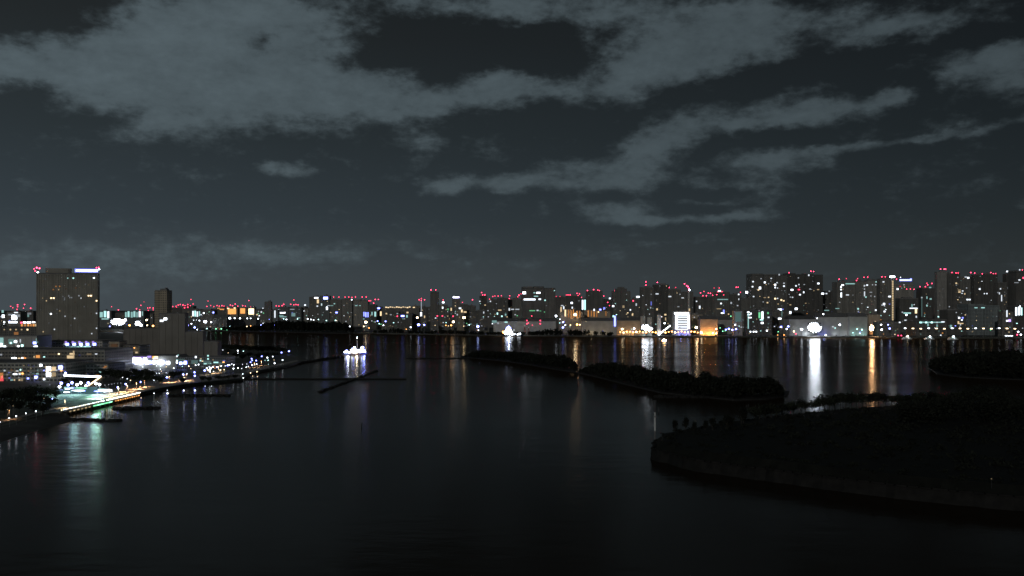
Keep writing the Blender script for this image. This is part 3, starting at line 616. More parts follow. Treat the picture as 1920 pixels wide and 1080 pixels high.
# ------------------------------------------------------------------ lit windows, strips and signs of the far shore (photo px, py, w, h, colour, strength)
WIN = [
 # far left, behind the hotel
 (27,595,10,9,'W',14),(24,604,18,3,'W',8),(30,586,8,2,'W',1.5),(20,590,10,3,'W',.35),(33,592,10,5,'W',.3),(6,593,5,6,'W',5),(5,584,4,5,'T',.6),(8,604,3,3,'W',4),
 (50,592,10,5,'T',.3),(55,588,8,4,'W',.2),
 # teal glass blocks
 (190,590,6,11,'T',.7),(197,589,5,13,'T',1.3),(203,590,4,14,'W',1.6),(197,598,14,2,'T',.8),
 (236,590,3,11,'T',.7),(241,589,4,12,'T',1.0),(247,590,4,12,'T',.55),(252,589,4,12,'T',.8),(257,590,3,11,'T',.5),(262,589,4,12,'W',1.6),(267,588,2,9,'T',.6),
 (362,588,3,11,'W',1.6),(366,588,3,12,'T',1.5),(370,589,3,11,'W',1.3),(374,588,2,10,'T',.9),
 (382,587,2.5,2.5,'W',5),(400,586,3,3,'B',6),(376,590,2,2,'W',1.5),(392,585,2,2,'G',.3),
 (435,584,17,11,'O',1.3),(455,583,10,11,'O',1.2),(471,584,11,12,'Y',3.0),(416,580,9,2,'O',1.0),(410,578,5,2,'O',.7),(428,578.5,4,2,'Y',2.5),(440,577.5,4,2,'Y',2),  # large orange and cream boxes stand for the floodlit fronts
 (484,588,2,2,'G',.7),(490,585,2.5,2,'W',1.5),(494,587,2,2,'G',.7),(482,590,3,2,'Y',1.0),(486,592,2,2,'W',2),(493,578,2,2,'W',1),
 (515.5,589,2.5,15,'W',1.2),(530,586.5,11,2.2,'W',3.5),(526,592,12,3,'T',.35),(531,594,14,2,'T',.45),(550,590,8,7,'T',.3),(548,580,9,1.5,'W',.4),(548,588,3,6,'B',.4),(560,596,6,1.5,'T',.5),
 (567,578,3,2.5,'W',5),(569,583,2.5,2.5,'W',4),(572,572,3,2.5,'W',2),(593,558.5,8,2.5,'W',3.5),(596,565,4,8,'Y',1.0),(595,574,3,2.5,'W',1),(603,571,2,4,'W',1.0),(610.5,559,9,5,'B',9),(613,578,3,6,'W',5),(617,573,8,1.5,'W',.5),(603,571,2.5,5,'T',.5),
 (627,569.5,3,2,'T',.7),(631,586,4,2.5,'B',7),(622,573,6,1.5,'T',.4),(668,573,5,1.6,'T',.6),(675,573,3,1.6,'T',.6),(652,586,2,2,'T',.3),
 (682.5,589,2,9,'B',3),(686,590,2,10,'B',3.5),(690,590,2,10,'B',3),(682,598,3,2,'T',.5),
 (710,578,5,3,'B',7),(697.5,588,2.5,7,'T',.6),(703.5,589,3.5,10,'T',1.0),(714,588,3,9,'Y',1.4),(718.5,587,2.5,10,'Y',1.2),(724,588,3,3,'Y',.7),
 (733,590,3,2,'W',.4),(755,592.5,7,3,'B',8),(763,593,3,5,'T',.8),(764,586,4,3,'Y',.9),(745,588,3,2,'W',.4),
 (776,577,4,3,'Y',1.6),(782,580,4,3,'Y',1.4),(778,583,5,2,'Y',1.8),(785,583,3,2,'Y',1),(789.5,589,3,8,'W',5),(796,594,2,5,'Y',.8),
 (831,567,4,2.6,'W',4),(830,577,2.6,4,'W',2.2),(840,580,3,4,'G',.4),(846,580,2.5,6,'Y',1.0),(855.5,557.6,13,3.2,'P',1.0),(855,557.2,11,2.2,'W',9),(861,578,5,3,'W',1.6),(866,583,3,6,'Y',1.3),(872,585,6,3,'Y',.8),(857,590,2,3,'W',.7),
 (899,565,2.5,2,'W',1.2),(909.5,572,3,2,'Y',.7),(919.5,565,2.5,2.4,'W',1.0),(907,586,2,4,'W',.8),(915,583,2,3,'W',.6),
 (930.5,588,2.4,4,'T',2.2),(941,593,2.8,2.8,'T',2.2),(937,581.5,7,2,'Y',.7),(927,603,10,5,'T',.35),(934,606,3,3,'W',.5),(949,604,6,2.4,'T',1.1),(948,590,3,4,'T',.5),
 (955,580,3,5,'W',.9),(961,580,6,2,'W',.7),(970,580,8,2,'W',.55),(966,590,3,2,'W',.5),(998,582.5,12,2,'G',.5),(1008,582,4,2.5,'W',.7),(1013,583,4,1.6,'G',.4),(1021,585,2,2,'G',.5),
 (983,549,6,4.5,'W',8),(1009.5,549,8,3,'W',3.5),(1002,549,4,2,'T',.8),(1005,555.5,9,1.8,'T',.8),(993,561.5,24,3,'W',3.2),(1012,561,5,3,'W',1.8),(1022,563,3,2.5,'T',1.4),
 (1052,580,2.5,10,'Y',.9),(1057,577,2.5,6,'W',1.3),(1060,587,3,14,'Y',1.4),(1054,573,5,2,'W',.7),(1066,588,2,16,'O',.5),(1071,590,2,18,'O',.6),(1075,588,2,18,'O',.7),(1082,590,2,16,'O',.8),(1087,589,2,14,'O',.5),  # tall orange strips stand for lamplight on the columns
 (1073,577,2.5,4,'W',1.3),(1072,568,4,3.4,'W',4),(1092.5,571.5,3.4,20,'W',1.9),(1096.8,571.5,2.8,21,'T',2.0),
 (1103,588,2.4,13,'O',.6),(1109,588,2.4,12,'O',.4),(1114,589,2.4,11,'O',.6),(1119,589,2,12,'O',.35),(1136,588,2,10,'O',.3),(1114,581,2.5,4,'W',2),(1122,585,2.5,3,'Y',2),(1125.5,580.5,4,3,'B',5),(1133,578,4,4,'B',1.6),
 (1143.5,559.5,3.4,3,'W',2.2),(1148,574,4,3,'W',3),(1169,575,4,5,'Y',.35),(1182,581,2.5,2.5,'W',2),(1186,590,3,4,'Y',.9),(1193,571,2.5,5,'W',.7),(1196.5,556.5,7,3,'W',3.4),(1187,564,2,3,'R',2),
 (1153,602,3.4,22,'B',4),(1150,593,3,4,'T',1.8),
 (1221,569,2,8,'B',.7),(1232,580,3,4,'Y',.9),(1232,551,6,2.4,'W',.9),(1256,556,6,2.4,'W',.9),(1280,558.5,5,2,'W',.7),(1247.5,590,4,3,'Y',1.0),(1248,598,2,6,'Y',.6),(1220,577,2,3,'W',.5),(1272,575,4,2,'W',.3),
 (1306,565,2.6,2.4,'W',1.1),(1312,576,3,6,'W',1.4),(1352,569,3,2.6,'W',2.2),(1355,561.5,22,1.8,'T',.5),(1348,579,10,1.4,'Y',.4),(1349,545.5,5,2.6,'W',2.6),(1339,540,2,2,'R',1),(1371,568,3,4,'W',.5),
 (1355,587,7,2.2,'W',3.2),(1357,584,2.4,7,'B',3.4),(1366,589,2.4,2,'Y',1),(1384,594,12,20,'T',.14),(1383,573,3,2,'W',.6),(1386,561,3,3,'W',1.2),(1400,548,4,3.4,'W',8),(1385,552,2.5,2.5,'W',2),
 (1403,585.5,5,2,'W',3),(1408,588,2.4,4,'W',2.4),(1404,590,6,2,'W',2),(1406,595.5,7,2.2,'W',2.6),(1403,601,1.8,34,'T',.8),(1403.5,585.5,3,3,'W',3),(1407,622,2.5,2.5,'W',5),(1413,622,2.5,2.5,'W',5),(1418,622,2.5,2.5,'W',5),
 (1424,591,4,12,'G',.8),(1429.5,591,4,15,'W',2.6),(1428,599.5,7,2.5,'T',2),(1429,605.5,5,3.5,'W',4),(1440,587,3,4,'G',.6),(1441,595,4,2.5,'W',1.1),(1438,620,3,3,'W',4),
 (1462,580.5,8,3,'W',5),(1467,580,5,2,'B',1),(1461,597.5,4,3,'W',4),(1464,597.5,2,3,'W',4),(1493,579,5,3.4,'W',7),(1482.5,586,4,5,'W',2.6),(1466,588,2,12,'T',.2),
 # the very wide apartment tower
 (1412,528,3,2.4,'W',1.6),(1411,537.5,3,2.6,'W',1.8),(1425,540,4,5,'W',3.2),(1422,543.5,3,2.4,'Y',1.5),(1434,529.5,3.2,3.2,'W',3.2),(1427,522.5,2,2,'W',.5),(1446,522,3,2,'W',.9),(1441,532,2,2,'W',.35),(1453.5,534,3,3.4,'W',3.6),(1453.5,539,2.4,3,'W',2.4),(1457,530,2.5,2,'W',1.0),(1458,540,2,2,'W',1.0),
 (1413,556,3,2.4,'W',1.0),(1441,557.5,2.6,2.2,'Y',.8),(1434,558,5,1.6,'Y',.35),(1453.5,560,3.4,3,'Y',2.4),(1458,559.5,2.4,2,'W',1.0),(1439,567.5,3,2.4,'Y',1.0),(1431,566,2,2,'W',.4),(1465,562.5,3.4,3,'Y',1.8),(1469.5,564,3.2,2.4,'Y',1.4),(1470,536.5,3,3,'W',1.8),(1470,531,3,2,'W',.7),(1461,515,2.6,3,'W',.6),(1459,570,2.5,2,'Y',.5),
 (1485,543.5,5,3,'W',4.5),(1492.5,536,2.8,2.6,'W',1.8),(1498,533.5,2.6,2.2,'W',.9),(1507,548,2.4,3.4,'W',2.0),(1500,552.5,3.4,2.6,'W',2.2),(1516.5,516,2.6,3,'W',1.3),(1534.5,531.5,4,2.8,'W',3),(1497,521,2.4,2,'W',.5),(1508,533.5,3,1.6,'W',.4),(1519,542,3.4,1.6,'W',.6),(1534,543,4,1.6,'Y',.6),(1526,545,2,1.6,'Y',.4),(1482,557,2,2,'W',.5),(1498,543,4,2.4,'R',2.2),(1486,557.5,2.6,2.2,'W',.9),(1482,571.5,3.4,1.6,'Y',.6),
 (1543,550.5,5,3,'W',3.6),(1549.5,550.5,3.4,2,'W',1.2),(1567,557,2,4,'T',.8),(1555,546,3,2,'W',.4),(1550,582,10,1.6,'T',.5),(1563,578,4,2.2,'T',1),(1569,578.5,8,1.4,'T',.55),
 (1580,534.5,5,2.4,'W',3.2),(1577,538,2.4,4,'W',2.8),(1577,543,2.4,2.4,'W',2.6),(1577.3,553,2.6,10,'W',2.4),(1594,532,19,2,'T',.7),(1589,553,6,2.2,'W',.9),(1609,579,3,3,'T',1.2),(1609.5,584,2,3,'W',.4),
 (1620.5,536,2,4,'W',.6),(1621,542,2,2,'W',.6),(1621,551,2,10,'W',.9),(1623.5,557,3,2.4,'T',1),(1626.5,534.5,3.4,2.6,'W',1.6),(1633,555,2,2,'W',.4),(1644,528.5,5,2.2,'T',1.1),(1656.5,528.5,3.4,2.4,'W',1.1),(1636,534,2,2,'W',.5),(1642,534,2.4,2,'W',.7),(1648,543,2.4,2.2,'W',.6),(1633,548,5,1.4,'W',.4),(1640,556,2,2,'W',.5),(1646.5,556,2,2,'W',.6),(1668,556,5,2.6,'W',2.4),(1657.5,570,4,4,'W',2.6),(1654,572,2,2,'W',1),(1658.5,584,3.4,3.2,'W',2),(1642.5,581.5,4,3,'W',1.8),(1668,570,3,2,'B',.5),
 (1698,525.2,22,3,'B',5),(1695,525.6,14,1.6,'W',2),(1708,523.5,3,2.6,'B',4),(1683,542,3.4,3,'W',3),(1695,534,2.4,2,'W',.5),(1688,537,3,2,'R',.7),
 (1713,578,16,1.8,'W',2.2),(1701,587,15,2.6,'T',.9),(1717.5,583,4,10,'Y',1.8),(1718,594,2.4,4,'W',1.0),(1710,573,2.4,6,'T',.5),(1726,549,3,2.2,'W',1.2),(1728,558,2.6,2.4,'W',.8),(1738,558,2,5,'T',.6),(1745,560.5,4,3,'T',.6),(1744,539,4,2,'T',.6),(1738,573,2,4,'T',.8),(1754.5,583.5,3.6,2.6,'W',1.1),(1728,575,1.6,42,'T',.14),
 (1685.5,593,5,9,'B',4),(1682,594,2,7,'W',3),(1699.5,590.5,3.4,3,'W',4),(1692,585.5,2.4,2.4,'W',.6),(1698,600.5,5,2,'W',1),(1687,604.5,3.4,2.4,'W',1.6),
 (1747,604.3,50,1.8,'T',.7),(1726.5,604.5,5,3,'T',3),(1736.5,604.5,4,3,'T',3),(1747,604.5,4,3,'T',3),(1757,604.5,3,2.6,'W',.8),(1768,603.5,7,1.8,'W',1.6),(1740,609,3,6,'T',.5),(1757,611,3,6,'T',.4),(1783,612,4,6,'T',.5),
 (1815.5,521,4,3,'W',2.6),(1811,519.5,5,2,'W',.7),(1793,531,3,2.4,'Y',1),(1796,520,2,2,'W',.4),(1799,544,6,1.6,'Y',.5),(1799,547.5,5,1.8,'Y',1.2),(1805,545.5,3,2,'W',1.2),(1804,550,3,1.6,'W',1.0),(1809,551,2,3,'Y',.8),(1814,561.7,4,2.6,'W',1.8),(1819,561.7,5,2.6,'W',1.9),(1812.5,540,2,2,'W',.5),(1837,542,3.4,3,'W',1.8),(1846,550.5,2,2,'W',1.6),(1850.5,550.5,2,2,'W',1.8),(1830,577,6,1.8,'T',.8),(1843,577,7,1.8,'T',1.1),(1876,541.5,2.4,2.4,'W',1.1),(1878,559,1.8,13,'W',1.1),(1874,550,1.8,4,'W',1),(1868.5,548.5,2,2,'W',.4),(1891,540,8,4,'W',.12),(1888.5,509,3,2,'W',4),
 (1888,588,2.2,14,'W',1.3),(1888.5,601.5,4,3,'W',2.6),(1893,601,5,5,'P',2),(1905.5,584,3.4,17,'W',3.4),(1911,583,3.4,17,'W',4),(1915.5,584,2.4,16,'T',2.4),(1912.5,574.5,2,3,'W',4),
 (1798.5,596,3.6,3.4,'W',3),(1805,596,3,3,'B',2.4),(1803.5,600,3,2.4,'W',2.6),(1814,599,4,3,'T',.8),(1801,606.5,12,1.8,'Y',.9),(1797,604,3,4,'Y',.8),(1793,586,2,2,'W',.5),(1780,575,2,2,'W',.5),
 (1912,506,2.4,2.4,'W',1),(1911.5,525,4,2.4,'W',1.3),(1919,521,3,3,'R',4),(1903,530,9,1.4,'W',.35),
]
GOLD = [(px, 575.6+((px*7) % 3)*.5, 3.4, 1.8, 'Y', .7+(px*31 % 5)*.25) for px in range(724, 771, 4)]
# the dazzling white floodlit building: rows of lit floors
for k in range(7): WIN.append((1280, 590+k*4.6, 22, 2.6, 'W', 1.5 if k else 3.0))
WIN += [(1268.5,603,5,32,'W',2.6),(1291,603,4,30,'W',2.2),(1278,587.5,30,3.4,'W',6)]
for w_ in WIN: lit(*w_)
# elevated road with gold lamps in front of the long dark block
q_ = bld(716, 786, 577.8, 'b', 'd', 0, "elevated expressway deck with a row of gold lights, above the long dark low block", "road", "expressway", dep=18, roof="flat", base=3, piers=False)
for w_ in GOLD: lit(*w_, rec=q_, name="deck_light")

BEAC = [(20,574.5),(24,577,5),(33,571.5),(33,575,5),(46,571),(44,578),(57.5,578,8),(32,580,5),(210,575,5),(222,581,8),(256,579),(264,572.5,8),(262,581,4),(277,577.5),(281,577),(285,577.5),(278,582,4),(286,581,3),(270,566,2),
 (320,573),(324,575),(330,574),(334,572),(338,571),(343,572),(347,573),(352,571),(357,573),(331,577,4),(346,577,5),(352,576,4),(358,561.5,5),(362,570,4),(390,564.5,5),(388,574.5),(395,573,4),(401,575,5),(407,573),(411,574),(416,573),(420,574),(427,577,4),
 (432,572),(436,573),(441,570,9),(447,574),(455,573),(460,574,8),(464,563.5,9),(470,577,4),(518,573.5),(523,574,5),(529,573),(532,570.5),(545,570.5),(551,562.5,6),(551,571.5),(555,571),(559,571.5),
 (625.5,557),(635.5,557),(647,557),(654,557),(661,557.5),(666.5,557),(679,557),(686.5,557),(661,562,8,'W'),(692,564,8),(695,564,5),(700.5,568.5,9),(703.5,561.5,9),(709.5,561.5,9),(745,593,9),
 (786,562),(790,559.5),(790,563),(796,562),(808,543.5,14),(817,543.5,14),(831,562.5),(820,592.5,8),(829.5,592.5,8),(849.5,593,8),(867,567,5),(886,562,8),(903,548.5,6),(905,553,8),(909,553,10),(918,561,5),(924,556),(928,555,5),(934,555,8),(940,554.5,9),
 (955.5,554.5,9),(955,561.5,9),(971,556.5,6),(973,553.5,9),(977,551,5),(988,601,6),(988,607,6),(997,592.5,9),(1013,601,4),(1013,607,4),(1043,556,2),(1050,557,3),(1060,553,6),(1065,553),(1069,553),(1082,550),(1086.5,551),(1084,555),(1090,557.5),
 (1101.5,546.5,9),(1113,543,9),(1121,544,9),(1124,546,9),(1132,555,7),(1139.5,567,9),(1144,573,6),(1152.5,546,8),(1187.5,564,6),(1211,528.5,14),(1211,534.5,14),(1210,540.5,6,'W'),(1232.5,529.5,16),(1254.5,539,12),(1267,539,4),
 (1313.5,549,9),(1320,546.5),(1318,554.5,9),(1324.5,554.5,9),(1328,549.5,9),(1332,550,9),(1336.5,553.5,11),(1345,552.5,9),(1348.5,540,6),(1346,548),(1353.5,548.5),(1357,553),(1364,553),(1380.5,538.5,10),(1384,538.5,10),(1390,548,6),
 (1479.5,512,12),(1520.5,508.5,12),(1525.5,509,12),(1573.5,523.5,12),(1587,522.5,4),(1606,526,7),(1608,522.5,5),(1620,520,12),(1627,519.5,12),(1653.5,519,10),(1660,519,10),(1681,523.5,11),(1688.5,520,5,'W'),(1700,542,9),(1707,542,8),(1714,542.5,9),
 (1725,537.5,9),(1735,537.5,9),(1739.5,534,11),(1738,531,5),(1747.5,531.5,8),(1763.5,504.5,14),(1770.5,504.5,14),(1773,504.5,8),(1785,511,7),(1792.5,512,12),(1796.5,512,8),(1820.5,511,10),(1827.5,512,8),(1841.5,513.5,10),(1858,511,10),(1862.5,513,9),(1867,513.5,9),(1917,506,9)]
for b_ in BEAC: beacon(*b_)

# ------------------------------------------------------------------ tall thin things of the far shore
def post(px, top, Y, r, name, label, cat, base=GZ, mat=STEEL, taper=.7):
    z1 = H-(top-HY)*Y/F; o = thing(name, label, cat, ((px-CX)*Y/F, Y, base))
    MB().cyl((0, 0, 0), (0, 0, z1-base), r, r*taper, 12).build("shaft", mat, o); return o, z1-base
ch, hh = post(1292, 541, shoreY(1292)+165, 4.2, "chimney", "tall slender chimney lit from below, rising behind the dazzling white building", "chimney", mat=WALL['h'])
for z_, dx_, s_ in ((hh-1, 0, 12), (hh+4, -3, 9), (hh+8, -7, 10), (hh+9, -13, 9)):
    pass
MB().cyl((0, 0, hh), (-14, 0, hh+12), .5, .3, 6).build("gantry", STEEL, ch)
for dx_, dz_, s_ in ((-1, 0, 15), (-3.5, 5, 15), (-7, 7.5, 11), (-13, 12.5, 10)):
    obj("aviation_light", unit('ball', GM('R', s_)), ch, (dx_, -4, hh+dz_), 0, (1.35,)*3)
obj("lamp", unit('ball', GM('W', 12)), ch, (.5, -4.2, hh-4), 0, (1.5,)*3)
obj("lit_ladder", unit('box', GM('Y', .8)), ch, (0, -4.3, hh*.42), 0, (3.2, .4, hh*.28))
ym, hm = post(1673, 520, shoreY(1673)+140, 3.0, "lit_column", "tall yellow-lit column with white lamp on top, right skyline", "tower", mat=WALL['l'], taper=.9)
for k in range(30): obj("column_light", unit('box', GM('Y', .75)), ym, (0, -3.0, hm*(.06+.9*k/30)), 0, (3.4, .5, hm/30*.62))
obj("top_lamp", unit('box', GM('W', 12)), ym, (0, 0, hm+1.4), 0, (11, 6, 3.6))
lm, hl = post(790, 564, shoreY(790)+215, .9, "lit_mast", "slim pale lit mast with red lights on top, left of the plain grey slab tower", "mast", mat=STEEL)
obj("mast_light_strip", unit('box', GM('W', .45)), lm, (0, -1.1, hl*.82), 0, (2, .5, hl*.32))
for z_, x_ in ((.95, 0),): obj("aviation_light", unit('ball', GM('R', 8)), lm, (0, 0, hl+.9), 0, (1.2,)*3)
# harbour cranes by the moored ship
for i, (px, top) in enumerate(((984, 606), (991, 610))):
    Y = shoreY(px)+18; z1 = H-(top-HY)*Y/F-GZ
    o = thing("harbour_crane", ("taller" if i == 0 else "shorter") + " thin reddish harbour crane right of the white-lit moored ship", "crane", ((px-CX)*Y/F, Y, GZ), .3)
    mb = MB()
    for a in (-3, 3):
        for b in (-3, 3): mb.cyl((a, b, 0), (a*.4, b*.4, z1*.55), .5, .4, 6)
    mb.cyl((0, 0, z1*.5), (0, 0, z1*.72), 1.3, 1.1, 8); mb.build("portal_legs", rough_mat("red_lead_paint", (.30, .07, .06)) if i == 0 else bpy.data.materials["red_lead_paint"], o)
    MB().cyl((0, 0, z1*.68), (9, -4, z1), .55, .3, 6).cyl((0, 0, z1*.72), (-5, 2, z1*.78), .6, .5, 6).build("jib", bpy.data.materials["red_lead_paint"], o)
    MB().box(-1.5, 1.5, -1.6, 1.6, z1*.722, z1*.82).build("cab", WHITEP, o)
    obj("warning_light", unit('ball', GM('R', 6)), o, (9, -4, z1+.6), 0, (.9,)*3)

# ------------------------------------------------------------------ floodlights on masts along the far quay (px, py, colour, size, strength, power of its light)
MASTS = []
def mast(px, py, c, size, s, power=0, Y=None, base=GZ, label=None, heads=1, cat="floodlight", name="floodlight_mast", group=None, lit_ground=True):
    Y = Y or (shoreY(px)+27); p = at(px, py, Y); hgt = max(2.5, p.z-base)
    o = thing(name, label, cat, (p.x, Y, base), 0, group)
    MB().cyl((0, 0, 0), (0, 0, hgt-.2), .28, .16, 8).box(-.6, .6, -.6, .6, 0, .3).build("mast", STEEL, o)
    r_ = Y*4.4e-4*size
    if heads > 1: MB().box(-heads*r_*1.1, heads*r_*1.1, .1, .5, hgt-.25, hgt+.25).build("crossbar", STEEL, o)
    for k in range(heads):
        hx = (k-(heads-1)/2)*r_*2.1
        hd = obj("lamp_head", unit('ball', GM(c, s, 'AUTO' if lit_ground and not power else 'NONE')), o, (hx, -.4, hgt), 0, (r_, r_*.8, r_*.8))
    if Y > 1500: MB().box(-r_*1.25*heads, r_*1.25*heads, .5, .62, hgt-r_*1.2, hgt+r_*1.3).box(-r_*1.25*heads, r_*1.25*heads, -r_*.8, .5, hgt+r_*1.2, hgt+r_*1.3).build("hood", DARKMETAL, o)  # plate added to keep each head from lighting the walls behind
    if power: spot_light("lamp", o, (0, -r_-1.2, hgt), c, power*.22, max(.5, r_*.6))
    return o
